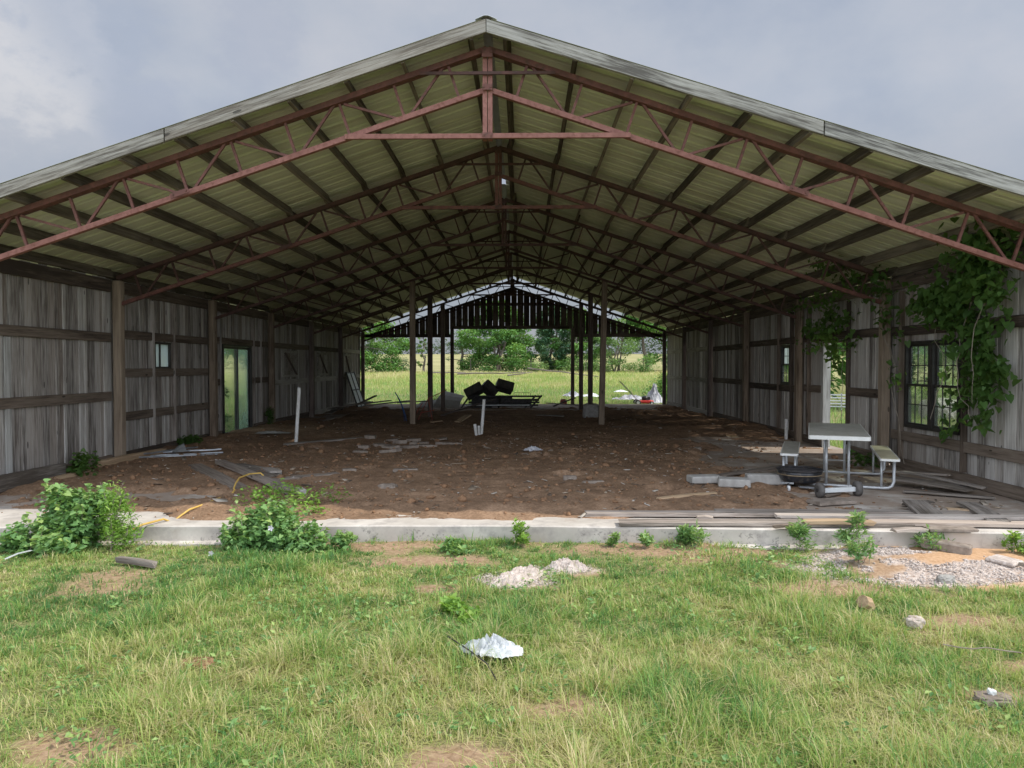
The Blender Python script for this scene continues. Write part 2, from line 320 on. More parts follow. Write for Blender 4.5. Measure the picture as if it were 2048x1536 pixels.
bump(t, b, nb, 0.6, 0.02)
# barn floor earth
m, t, b, o = new_mat('barn_earth')
ge = t.nodes.new('ShaderNodeNewGeometry').outputs['Position']
na = noise(t, ge, 1.1, 8, 0.62).outputs[0]; nb = noise(t, ge, 34.0, 8, 0.7).outputs[0]; nd = noise(t, ge, 7.0, 6, 0.65).outputs[0]
v = mth(t, 'ADD', mth(t, 'MULTIPLY', na, .35), mth(t, 'ADD', mth(t, 'MULTIPLY', nb, .4), mth(t, 'MULTIPLY', nd, .25)))
r = ramp(t, [(0.34, (0.095, 0.062, 0.042)), (0.5, (0.24, 0.155, 0.098)), (0.64, (0.42, 0.280, 0.182))]); t.links.new(v, r.inputs[0])
t.links.new(r.outputs[0], b.inputs['Base Color']); b.inputs['Roughness'].default_value = 1.0; b.inputs['Specular IOR Level'].default_value = 0.05
bump(t, b, nb, 0.8, 0.02)

# ------------------------------------------------------------------ mesh builder
class MB:
    def __init__(s): s.v = []; s.f = []; s.gl = []; s.rn = []
    def add(s, vs, fs, gl=None, rn=None):
        n = len(s.v); s.v += [tuple(p) for p in vs]; s.f += [tuple(i + n for i in q) for q in fs]
        r = rnd.random() if rn is None else rn
        off = (rnd.uniform(0, 60), rnd.uniform(0, 60), rnd.uniform(0, 60))
        g = vs if gl is None else gl
        s.gl += [(p[0] + off[0], p[1] + off[1], p[2] + off[2]) for p in g]; s.rn += [r] * len(vs)
        return s
    def frame(s, o, X, Y, Z, L, w, h, rn=None, ends=None, jit=0.0):
        """a board: length L along X, width w along Y, thickness h along Z, centred at o; corners worn by jit"""
        vs = []; gl = []
        c = min(w, h) * 0.16
        for ix, sx_ in ((0, -1), (1, 1)):
            for (y, z) in ((-1, -1), (1, -1), (1, 1), (-1, 1)):
                lx = sx_ * L / 2 + (rnd.uniform(-jit, jit) if jit else 0); ly = y * w / 2; lz = z * h / 2
                vs.append(o + X * lx + Y * ly + Z * lz); gl.append((lx, ly, lz))
        fs = [(0, 3, 2, 1), (4, 5, 6, 7), (0, 1, 5, 4), (1, 2, 6, 5), (2, 3, 7, 6), (3, 0, 4, 7)]
        return s.add(vs, fs, gl, rn)
    def bar(s, p0, p1, w, h, up=(0, 0, 1), rn=None, jit=0.0):
        p0 = Vector(p0); p1 = Vector(p1); X = p1 - p0; L_ = X.length; X.normalize(); up = Vector(up)
        Y = up.cross(X)
        if Y.length < 1e-4: Y = Vector((0, 1, 0)).cross(X)
        Y.normalize(); Z = X.cross(Y)
        return s.frame((p0 + p1) / 2, X, Y, Z, L_, w, h, rn, jit=jit)
    def box(s, c, sz, rz=0.0, tilt=(0, 0), rn=None):
        M = Euler((tilt[0], tilt[1], rz)).to_matrix()
        return s.frame(Vector(c), M.col[0].copy(), M.col[1].copy(), M.col[2].copy(), sz[0], sz[1], sz[2], rn)
    def tube(s, pts, r, n=8, rn=None, cap=True):
        pts = [Vector(p) for p in pts]; rs = r if isinstance(r, (list, tuple)) else [r] * len(pts)
        vs = []; gl = []; l = 0
        T0 = (pts[1] - pts[0]).normalized(); A = T0.orthogonal().normalized()
        for i, p in enumerate(pts):
            T = (pts[min(i + 1, len(pts) - 1)] - pts[max(i - 1, 0)]).normalized()
            A = (A - T * A.dot(T)).normalized(); B = T.cross(A)
            if i: l += (p - pts[i - 1]).length
            for k in range(n):
                a = 2 * math.pi * k / n
                vs.append(p + (A * math.cos(a) + B * math.sin(a)) * rs[i]); gl.append((l, math.cos(a) * rs[i], math.sin(a) * rs[i]))
        fs = [(i * n + k, i * n + (k + 1) % n, (i + 1) * n + (k + 1) % n, (i + 1) * n + k) for i in range(len(pts) - 1) for k in range(n)]
        if cap: fs += [tuple(range(n - 1, -1, -1)), tuple((len(pts) - 1) * n + k for k in range(n))]
        return s.add(vs, fs, gl, rn)
    def lathe(s, prof, c, n=24, axis='Z'):
        vs = []
        for (r, z) in prof:
            for k in range(n):
                a = 2 * math.pi * k / n; x, y = r * math.cos(a), r * math.sin(a)
                vs.append(Vector((x, y, z)) if axis == 'Z' else (Vector((z, x, y)) if axis == 'X' else Vector((x, z, y))))
        c = Vector(c); vs = [v + c for v in vs]
        fs = [(i * n + k, i * n + (k + 1) % n, (i + 1) * n + (k + 1) % n, (i + 1) * n + k) for i in range(len(prof) - 1) for k in range(n)]
        return s.add(vs, fs)
    def prism(s, pts, z0, z1):
        n = len(pts); vs = [(x, y, z0) for x, y in pts] + [(x, y, z1) for x, y in pts]
        fs = [tuple(range(n - 1, -1, -1)), tuple(range(n, 2 * n))] + [(k, (k + 1) % n, n + (k + 1) % n, n + k) for k in range(n)]
        return s.add(vs, fs)

WLOC = {}
def link(ob, parent=None, off=None):
    COL.objects.link(ob)
    if parent is not None: ob.parent = parent
    return ob
def raw_mesh(name, V, F=None, loops=None, starts=None, gl=None, at=None, mat=None, smooth=False):
    me = bpy.data.meshes.new(name)
    if F is not None: me.from_pydata(V, [], F)
    else:
        V = np.asarray(V, np.float32); me.vertices.add(len(V)); me.vertices.foreach_set('co', V.ravel())
        me.loops.add(len(loops)); me.loops.foreach_set('vertex_index', np.asarray(loops, np.int32))
        me.polygons.add(len(starts)); me.polygons.foreach_set('loop_start', np.asarray(starts, np.int32))
        me.update(calc_edges=True)
    if gl is not None:
        a = me.attributes.new('gl', 'FLOAT_VECTOR', 'POINT'); a.data.foreach_set('vector', np.asarray(gl, np.float32).ravel())
    for k, arr in (at or {}).items():
        a = me.attributes.new(k, 'FLOAT', 'POINT'); a.data.foreach_set('value', np.asarray(arr, np.float32))
    if mat: me.materials.append(MATS[mat])
    if smooth: me.polygons.foreach_set('use_smooth', np.ones(len(me.polygons), bool))
    me.update()
    return me
def base(parent):
    v = Vector((0, 0, 0))
    while parent is not None:
        v = v + parent.location; parent = parent.parent
    return v
def build(mb, name, mat, parent=None, smooth=False, bevel=0.0, at=None):
    """mesh from world-space coordinates, linked under parent (or top-level with its origin at its base)"""
    V = np.array([tuple(p) for p in mb.v])
    org = base(parent)
    ob_loc = (0, 0, 0)
    if parent is None:
        mn, mx = V.min(0), V.max(0); ob_loc = Vector(((mn[0] + mx[0]) / 2, (mn[1] + mx[1]) / 2, mn[2])); org = ob_loc
    V = V - np.array(tuple(org))
    me = raw_mesh(name, V.tolist(), mb.f, gl=mb.gl, at={'rn': mb.rn}, mat=mat, smooth=smooth)
    ob = bpy.data.objects.new(name, me); ob.location = ob_loc
    link(ob, parent)
    if bevel:
        bv = ob.modifiers.new('bevel', 'BEVEL'); bv.width = bevel; bv.segments = 1; bv.limit_method = 'ANGLE'
    return ob
def tag(o, label=None, cat=None, group=None, kind=None):
    for k, v in (('label', label), ('category', cat), ('group', group), ('kind', kind)):
        if v: o[k] = v
    return o
def thing(name, loc, label, cat, group=None):
    o = bpy.data.objects.new(name, None); o.location = loc; o.empty_display_size = 0.2; link(o)
    return tag(o, label, cat, group)
def one(mb, name, mat, label, cat, group=None, **k): return tag(build(mb, name, mat, None, **k), label, cat, group)
def copy_tree(o, parent=None):
    c = o.copy(); COL.objects.link(c)
    if parent is not None: c.parent = parent
    for ch in list(o.children): copy_tree(ch, c)
    return c

# ------------------------------------------------------------------ layout constants of the barn
HW = 6.1; SP = 3.5; NT = 7
AP = 4.96; SL = 0.335                    # truss apex, roof slope
Y7 = SP * (NT - 1)
def ztop(x): return AP - SL * abs(x)      # top of the trusses
def yfront(x): return -0.30 - (0.062 * x if x > 0 else 0.012 * -x)   # the front of the roof runs out of square
GZ = -0.158
def gz(x, y):
    x = np.asarray(x, float); y = np.asarray(y, float)
    h = GZ + 0.06 * (fbm(x * 0.7, y * 0.7, 5) - 0.5) - 0.02 * np.clip(-1 - y, 0, 6)
    h = h + 0.0225 * np.clip(y - 26, 0, 320)
    under = (np.abs(x) < 6.4) & (y > -0.72) & (y < 21.4)
    h = np.where(under, -0.34, h)
    h = h + np.where((np.abs(x) >= 6.15) | (y > 21.4), 0.03, 0)
    # the little bank of crusher dust by the slab on the right
    h = h + 0.07 * np.exp(-(((x - 3.9) / 0.9) ** 2 + ((y + 1.5) / 0.42) ** 2))
    return h

# ------------------------------------------------------------------ ground
def sandmask(x, y):
    wob = 0.30 * (fbm(x * 2.4, y * 2.4, 31) - 0.5)
    d1 = np.sqrt(((x - 4.45) / 1.65) ** 2 + ((y + 1.60) / 0.74) ** 2)
    return sstep(1.05, 0.8, d1 + wob * 1.6)
def baremask(x, y):
    n = fbm(x * 1.3, y * 1.3, 77); wob = fbm(x * 3.1, y * 3.1, 78) - 0.5
    wob = wob + 0.5 * (fbm(x * 9, y * 9, 79) - 0.5)
    b = 0.85 * sstep(0.67, 0.78, n + 0.25 * wob)
    for (cx, cy, rx, ry) in ((0.33, -2.12, .42, .2), (0.78, -1.82, .26, .14), (1.33, -1.15, 0.95, 0.30), (-0.5, -1.5, 0.6, 0.24), (-.9, -1.0, .6, .12), (2.0, -1.5, .4, .14), (2.4, -1.2, 0.35, 0.13), (0.62, -4.15, 0.3, 0.14), (0.1, -4.62, 0.28, 0.14),
                             (-1.75, -4.55, 0.3, 0.2), (2.75, -2.2, 0.6, 0.28), (3.4, -2.9, 0.5, 0.16), (-0.95, -1.12, 0.35, 0.12), (-0.2, -2.3, 0.35, 0.12), (2.9, -4.0, 0.25, 0.12), (3.3, -3.6, 0.3, 0.1)):
        dd = np.sqrt(((x - cx) / rx) ** 2 + ((y - cy) / ry) ** 2) + 1.1 * wob
        b = np.maximum(b, 0.97 * sstep(1.28, 0.62, dd))
    b = np.maximum(b, 0.75 * sstep(-1.25, -0.95, y + 0.25 * wob) * sstep(0.42, 0.6, fbm(x * 2, y * 2, 90)))
    return np.clip(b, 0, 1)
xs = np.concatenate([-np.geomspace(700, 7.6, 46), np.arange(-7.2, 7.2, 0.07), np.geomspace(7.6, 700, 46)])
ys = np.concatenate([-np.geomspace(60, 6.4, 14), np.arange(-6, -0.3, 0.07), np.arange(0.2, 21, 1.2), np.arange(21, 30, 0.3), np.geomspace(30.5, 900, 60)])
X, Y = np.meshgrid(xs, ys); Z = gz(X, Y)
Z = Z + np.where((Y < -0.3) & (np.abs(X) < 7.2), 0.022 * (fbm(X * 9, Y * 9, 3) - 0.5), 0)
nx, ny = len(xs), len(ys)
V = np.stack([X, Y, Z], -1).reshape(-1, 3)
idx = np.arange(nx * ny).reshape(ny, nx)
Q = np.stack([idx[:-1, :-1], idx[:-1, 1:], idx[1:, 1:], idx[1:, :-1]], -1).reshape(-1, 4)
me = raw_mesh('ground', V, loops=Q.ravel(), starts=np.arange(len(Q)) * 4,
              at={'chalk': np.where(Y < 0, sstep(0.37, 0.50, fbm(X * 4, Y * 4, 61) + 0.12 * (fbm(X * 14, Y * 14, 64) - .5)) * np.maximum.reduce([sstep(1.15, .8, np.sqrt(((X - cx) / rx) ** 2 + ((Y - cy) / ry) ** 2) + .5 * (fbm(X * 5, Y * 5, 63) - .5)) for (cx, cy, rx, ry) in ((3.66, -1.66, .98, .54), (3.75, -1.25, .6, .22), (4.6, -1.65, .65, .32), (.33, -2.03, .36, .24), (.72, -1.76, .3, .16))]), 0).ravel(), 'bare': np.where(Y < 0, baremask(X, Y), 0.1).ravel(), 'sand': np.where(Y < 0, sandmask(X, Y), 0).ravel(), 'far': sstep(40, 66, Y).ravel()}, mat='ground_soil', smooth=True)
tag(link(bpy.data.objects.new('ground', me)), kind='structure')

# ------------------------------------------------------------------ concrete slab and barn earth
SLF = -0.93
def slab_front(x): return float(np.interp(x, (-6.6, -4.67, -3.26, -1.31, .27, 2.54, 4.98, 6.6), (-1.0, -.955, -.885, -.85, -.83, -.94, -1.08, -1.16)))
mb = MB()
n = 40; xl = [-6.6 + 13.2 * i / n for i in range(n + 1)]
prof = []
vs = []; fs = []
for i, x in enumerate(xl):
    jf = 0.006 * rnd.uniform(-1, 1)
    f = slab_front(x) + jf
    vs += [(x, f + 0.012, -0.45), (x, f, -0.012), (x, f + 0.014, 0.0), (x, 1.75, 0.0), (x, 1.75, -0.45)]
for i in range(n):
    a = i * 5; bq = a + 5
    fs += [(a + k, bq + k, bq + k + 1, a + k + 1) for k in range(4)]
mb.add(vs, fs)
for (x0, x1, y1) in ((-6.35, -5.2, 17.8), (2.6, 6.35, 10.2)):       # side strips inside
    mb.box(((x0 + x1) / 2, (1.75 + y1) / 2, -0.227), (x1 - x0, y1 - 1.75, 0.45))
mb.box((0, 19.55, -0.222), (12.6, 3.5, 0.45))
tag(build(mb, 'concrete_slab', 'concrete'), kind='structure')
mb = MB()
for (x0, x1) in ((-6.4, -1.6), (1.9, 4.0)):          # rough footing toe showing under the edge
    vs = []; k = 26
    for i in range(k + 1):
        x = x0 + (x1 - x0) * i / k; dpt = 0.09 + 0.05 * rnd.random()
        sf = slab_front(x); vs += [(x, sf - dpt, -0.45), (x, sf - dpt, -0.16 + 0.012 * rnd.random()), (x, sf + 0.05, -0.145)]
    mb.add(vs, [(i * 3 + q, i * 3 + 3 + q, i * 3 + 4 + q, i * 3 + 1 + q) for i in range(k) for q in range(2)])
tag(build(mb, 'footing_toe', 'concrete'), kind='structure')

PITS = [(0.91, 4.03, 0.20, 0.15), (1.3, 4.95, 0.2, 0.14), (1.0, 2.03, 0.24, 0.13), (2.05, 0.86, 0.24, 0.12), (3.9, 6.2, 0.3, 0.2), (2.0, 7.3, 0.22, 0.15), (0.5, 4.2, 0.22, 0.12), (-1.9, 2.6, 0.16, 0.1), (0.2, 2.35, 0.14, 0.08), (-3.3, 5.2, 0.2, 0.1), (3.2, 4.1, 0.22, 0.1)]
def earth(x, y):
    n0 = fbm(x * 0.9, y * 0.9, 40) - 0.5; n1_ = fbm(x * 3.3, y * 3.3, 41) - 0.5; n2_ = fbm(x * 11, y * 11, 42) - 0.5
    edge = -0.45 + 0.45 * sstep(-2.9, -3.7, x) + 0.34 * (fbm(x * 1.6, x * 0 + 3.3, 44) - 0.5) - 0.12 * (x < 0.5) + 0.15 * sstep(1.0, 2.6, x)
    th = 0.045 * sstep(0, 0.5, y - edge) - 0.06 * sstep(0.02, -0.12, y - edge)
    th = th + 0.035 * n0 + 0.06 * n1_ + 0.05 * n2_ * sstep(-0.1, 0.4, y - edge) + 0.012
    # bare concrete shows at the right-hand side and in a patch on the left
    th = th - 0.105 * sstep(2.9, 4.0, x + 2.2 * n1_ + 1.2 * n0) * sstep(9.5, 6.5, y) + 0.035 * sstep(0.56, 0.68, fbm(x * 1.2, y * 1.2, 49)) * sstep(2.5, 3.5, x)
    th = th - 0.10 * sstep(1.0, 0.4, np.sqrt(((x + 4.0) / 1.1) ** 2 + ((y - 0.55) / 0.45) ** 2) + 1.5 * n1_)
    th = th - 0.08 * sstep(-4.6, -5.6, x + n1_) * sstep(1.2, 0.4, y)
    # mounds of spoil towards the back and along the walls
    th = th - 0.13 * sstep(10.5, 13.5, y) * sstep(18.2, 17.6, y) + 0.07 * sstep(10.5, 14, y) * fbm(x * 0.9, y * 0.9, 47) - 0.12 * sstep(17.6, 18.3, y + 1.5 * n1_)
    th = th + 0.05 * sstep(4.9, 5.9, np.where(x > 0, x - 6 * (y < 8.5), -x)) * sstep(3, 6, y) * (0.4 + fbm(x * 1.5, y * 1.5, 48))
    th = th + 0.12 * np.exp(-(((x - 2.6) / 1.5) ** 2 + ((y - 16.0) / 0.8) ** 2)) + 0.10 * np.exp(-(((x + 4.4) / 1.2) ** 2 + ((y - 16.6) / 1.2) ** 2))
    for (px, py, r_, dp) in PITS:
        q = np.sqrt(((x - px) / r_) ** 2 + ((y - py) / (r_ * 0.8)) ** 2) + 0.5 * n2_
        th = th - dp * sstep(1.0, 0.72, q) + 0.035 * np.exp(-((q - 1.25) / 0.25) ** 2)
    return th
xs = np.arange(-6.05, 6.06, 0.045); ys = np.concatenate([np.arange(-0.95, 9, 0.04), np.arange(9, 20.9, 0.08)])
X, Y = np.meshgrid(xs, ys); Z = earth(X, Y)
nx, ny = len(xs), len(ys); idx = np.arange(nx * ny).reshape(ny, nx)
Q = np.stack([idx[:-1, :-1], idx[:-1, 1:], idx[1:, 1:], idx[1:, :-1]], -1).reshape(-1, 4)
Q = Q[~((Z.ravel()[Q].max(1) < -0.012) & (Y.ravel()[Q].max(1) < 1.6))]      # nothing where the slab lies bare
me = raw_mesh('barn_earth', np.stack([X, Y, Z], -1).reshape(-1, 3), loops=Q.ravel(), starts=np.arange(len(Q)) * 4, mat='barn_earth', smooth=True)
tag(link(bpy.data.objects.new('dirt_floor', me)), kind='structure')

# clods and crumbs strewn on the earth, one uncountable mass
def pebbles(name, P, rad, mat, seed, flat=0.7):
    g = np.random.default_rng(seed)
    ico = np.array([(0, 0, 1), (0.894, 0, .447), (.276, .851, .447), (-.724, .526, .447), (-.724, -.526, .447), (.276, -.851, .447), (.724, .526, -.447), (-.276, .851, -.447), (-.894, 0, -.447), (-.276, -.851, -.447), (.724, -.526, -.447), (0, 0, -1)])
    F = np.array([(0, 1, 2), (0, 2, 3), (0, 3, 4), (0, 4, 5), (0, 5, 1), (1, 6, 2), (2, 7, 3), (3, 8, 4), (4, 9, 5), (5, 10, 1), (2, 6, 7), (3, 7, 8), (4, 8, 9), (5, 9, 10), (1, 10, 6), (6, 11, 7), (7, 11, 8), (8, 11, 9), (9, 11, 10), (10, 11, 6)])
    N = len(P)
    a = g.uniform(0, 6.28, N); s = g.uniform(0.6, 1.5, (N, 3)); s[:, 2] *= flat
    v = ico[None] * (1 + g.uniform(-0.28, 0.28, (N, 12, 1))) * s[:, None, :] * rad[:, None, None]
    x = v[..., 0] * np.cos(a)[:, None] - v[..., 1] * np.sin(a)[:, None]; y = v[..., 0] * np.sin(a)[:, None] + v[..., 1] * np.cos(a)[:, None]
    v = np.stack([x, y, v[..., 2]], -1) + P[:, None, :]
    lo = (F[None] + (np.arange(N) * 12)[:, None, None]).reshape(-1)
    me = raw_mesh(name, v.reshape(-1, 3), loops=lo, starts=np.arange(N * 20) * 3, at={'rn': np.repeat(g.random(N), 12)}, mat=mat)
    return link(bpy.data.objects.new(name, me))
N = 5200
px = rng.uniform(-5.8, 5.8, N); py = np.where(rng.random(N) < 0.75, rng.uniform(-0.55, 6, N), rng.uniform(6, 19, N))
rad = np.clip(rng.lognormal(-4.55, 0.62, N), 0.004, 0.06)
pz = np.maximum(earth(px, py), 0) + rad * 0.25
ok = (earth(px, py) > -0.005) | (rng.random(N) < 0.18)
tag(pebbles('dirt_clods', np.stack([px, py, pz], -1)[ok], rad[ok], 'clay', 3), kind='stuff')
N = 2600      # flat litter: chips, splinters and scraps
px = rng.uniform(-5.7, 5.7, N); py = np.where(rng.random(N) < 0.7, rng.uniform(-0.75, 7, N), rng.uniform(7, 19, N)); pz = np.maximum(earth(px, py), 0.0)
ok = (fbm(px * 0.9, py * 0.9, 55) > 0.44) & ((pz > 0.003) | (px > 2.5)); px, py, pz = px[ok], py[ok], pz[ok]; n_ = len(px)
a = rng.uniform(0, 6.28, n_); l_ = np.clip(rng.lognormal(-3.1, 0.6, n_), .015, .22); w_ = l_ * rng.uniform(.12, .6, n_); tl = rng.normal(0, .22, (n_, 2))
cr = np.array([(-1, -1), (1, -.8), (.8, 1), (-.9, .7)]); u = cr[None, :, 0] * l_[:, None] / 2; v = cr[None, :, 1] * w_[:, None] / 2
xx = px[:, None] + u * np.cos(a)[:, None] - v * np.sin(a)[:, None]; yy = py[:, None] + u * np.sin(a)[:, None] + v * np.cos(a)[:, None]; zz = pz[:, None] + .012 + u * tl[:, :1] + v * tl[:, 1:]
vv = np.stack([np.concatenate([xx, xx], 1), np.concatenate([yy, yy], 1), np.concatenate([zz, zz - .006], 1)], -1).reshape(-1, 3)
F = np.array([(0, 1, 2, 3), (7, 6, 5, 4), (0, 4, 5, 1), (1, 5, 6, 2), (2, 6, 7, 3), (3, 7, 4, 0)])
lo = (F[None] + (np.arange(n_) * 8)[:, None, None]).reshape(-1)
tag(link(bpy.data.objects.new('floor_litter', raw_mesh('floor_litter', vv, loops=lo, starts=np.arange(n_ * 6) * 4, at={'rn': np.repeat(rng.random(n_), 8)}, mat='litter'))), kind='stuff')
# crushed stone by the slab edge and in the grass
pts = []
for (cx, cy, rx, ry, k) in ((3.70, -1.68, 0.95, 0.50, 8000), (3.75, -1.25, 0.55, 0.2, 1800), (4.6, -1.75, 0.6, 0.3, 1500), (0.33, -2.03, 0.36, 0.22, 1700), (0.60, -1.78, 0.22, 0.12, 700), (0.76, -1.74, 0.2, 0.14, 700)):
    a = rng.uniform(0, 6.28, k); q = np.sqrt(rng.random(k)); x = cx + rx * q * np.cos(a); y = cy + ry * q * np.sin(a)
    ok = (fbm(x * 4, y * 4, 61) > 0.42) & (rng.random(k) < 0.75)
    pts.append(np.stack([x, y], -1)[ok])
pts = np.concatenate(pts); rad = np.clip(rng.lognormal(-5.3, 0.5, len(pts)), 0.0025, 0.013)
tag(pebbles('crushed_stone', np.stack([pts[:, 0], pts[:, 1], gz(pts[:, 0], pts[:, 1]) + rad * 0.35], -1), rad, 'pale_stone', 5), kind='stuff')

# ------------------------------------------------------------------ the barn: one thing, its parts and sub-parts
barn = thing('barn', (0, 0, 0), 'long open-ended barn with red steel trusses, grey board walls and a tin roof', 'barn')

# roof sheet: ribs run from ridge to eave
ysm = [0.0]
while ysm[-1] < Y7 + 0.75:
    b0 = ysm[-1]; ysm += [b0 + 0.10, b0 + 0.118, b0 + 0.152, b0 + 0.170, b0 + 0.235, b0 + 0.242, b0 + 0.25, b0 + 0.257, b0 + 0.305]
def rib(y):
    q = y % 0.305
    if 0.1 < q < 0.17: return 0.036 * min(1, (q - 0.1) / 0.018, (0.17 - q) / 0.018)
    if 0.235 < q < 0.257: return 0.007
    return 0.0
for sgn in (-1, 1):
    vs = []; fs = []; xq = [0.05, 1.5, 3.0, 4.6, 6.52]
    for y in ysm:
        for x in xq:
            yy = yfront(sgn * x) - 0.045 + y * (Y7 + 0.2 - yfront(sgn * x)) / (Y7 + 0.75)
            sag = 0.012 * math.sin(y * 1.3 + x * 2) * (0 < y)
            vs.append((sgn * x, yy, ztop(x) + 0.152 + rib(y) + sag * 0.3))
    k = len(xq)
    fs = [(i * k + j, i * k + j + 1, (i + 1) * k + j + 1, (i + 1) * k + j) for i in range(len(ysm) - 1) for j in range(k - 1)]
    build(MB().add(vs, fs), 'roof_sheet', 'roof_sheet', barn)
for (ya, yb) in ((-0.355, 5.95), (6.55, Y7 + 0.2)):
    mb = MB(); zc = ztop(0) + 0.17
    vs = []
    for y in (ya, yb):
        vs += [(-0.11, y, zc - 0.038), (-0.02, y, zc), (0.02, y, zc), (0.11, y, zc - 0.038), (0.11, y, zc - 0.034), (0.02, y, zc + 0.005), (-0.02, y, zc + 0.005), (-0.11, y, zc - 0.034)]
    mb.add(vs, [tuple(range(8)), tuple(range(15, 7, -1))] + [(i, 8 + i, 8 + (i + 1) % 8, (i + 1) % 8) for i in range(8)])
    build(mb, 'ridge_cap', 'ridge_metal', barn)
# fascia boards, butted
for (xa, xb) in ((-6.55, -3.32), (-3.305, -0.004), (0.004, 3.36), (3.375, 6.55)):
    mb = MB()
    pa = Vector((xa, yfront(xa) - 0.02, ztop(xa) + 0.078)); pb = Vector((xb, yfront(xb) - 0.02, ztop(xb) + 0.078))
    X_ = (pb - pa).normalized(); vs = []; gl = []
    sg = 10
    for i in range(sg + 1):
        p = pa.lerp(pb, i / sg); wv = 0.004 * rnd.uniform(-1, 1) if 0 < i < sg else 0
        for (dy, dz) in ((-0.019, -0.066), (0.019, -0.066), (0.019, 0.066), (-0.019, 0.066)):
            vs.append((p.x, p.y + dy + wv * 0.5, p.z + dz + wv)); gl.append(((pb - pa).length * i / sg, dy, dz))
    fs = [(0, 1, 2, 3), (4 * sg + 3, 4 * sg + 2, 4 * sg + 1, 4 * sg)]
    fs = [(3, 2, 1, 0), (4 * sg, 4 * sg + 1, 4 * sg + 2, 4 * sg + 3)] + [(4 * i + k, 4 * i + (k + 1) % 4, 4 * i + 4 + (k + 1) % 4, 4 * i + 4 + k) for i in range(sg) for k in range(4)]
    mb.add(vs, fs, gl)
    build(mb, 'fascia_board', 'fascia_wood', barn)
# purlins
PX = [0.17] + [0.88 + 0.588 * i for i in range(10)]
PX[-1] = 6.08
th = math.atan(SL)
for sgn in (-1, 1):
    for x in PX:
        X_ = Vector((0, 1, 0)); Zp = Vector((sgn * math.sin(th), 0, math.cos(th))); Yp = Zp.cross(X_)
        o = Vector((sgn * x, 0, ztop(x))) + Zp * 0.07; ya = yfront(sgn * x) + 0.002; yb = Y7 + 0.17
        mb = MB()
        sgm = 7
        for i in range(sgm):            # lengths lapped over the trusses
            y0 = ya if i == 0 else SP * i - 0.06; y1 = SP * (i + 1) if i < sgm - 1 else yb
            if y0 >= yb: break
            y1 = min(y1, yb)
            of = (0.019 if i % 2 else -0.019) * 1.02
            mb.frame(o + X_ * ((y0 + y1) / 2) + Yp * of + Zp * rnd.uniform(-0.004, 0.0), X_, Yp, Zp, y1 - y0 + 0.12 * (0 < i), 0.038, 0.138)
        build(mb, 'purlin', 'purlin_wood', barn)

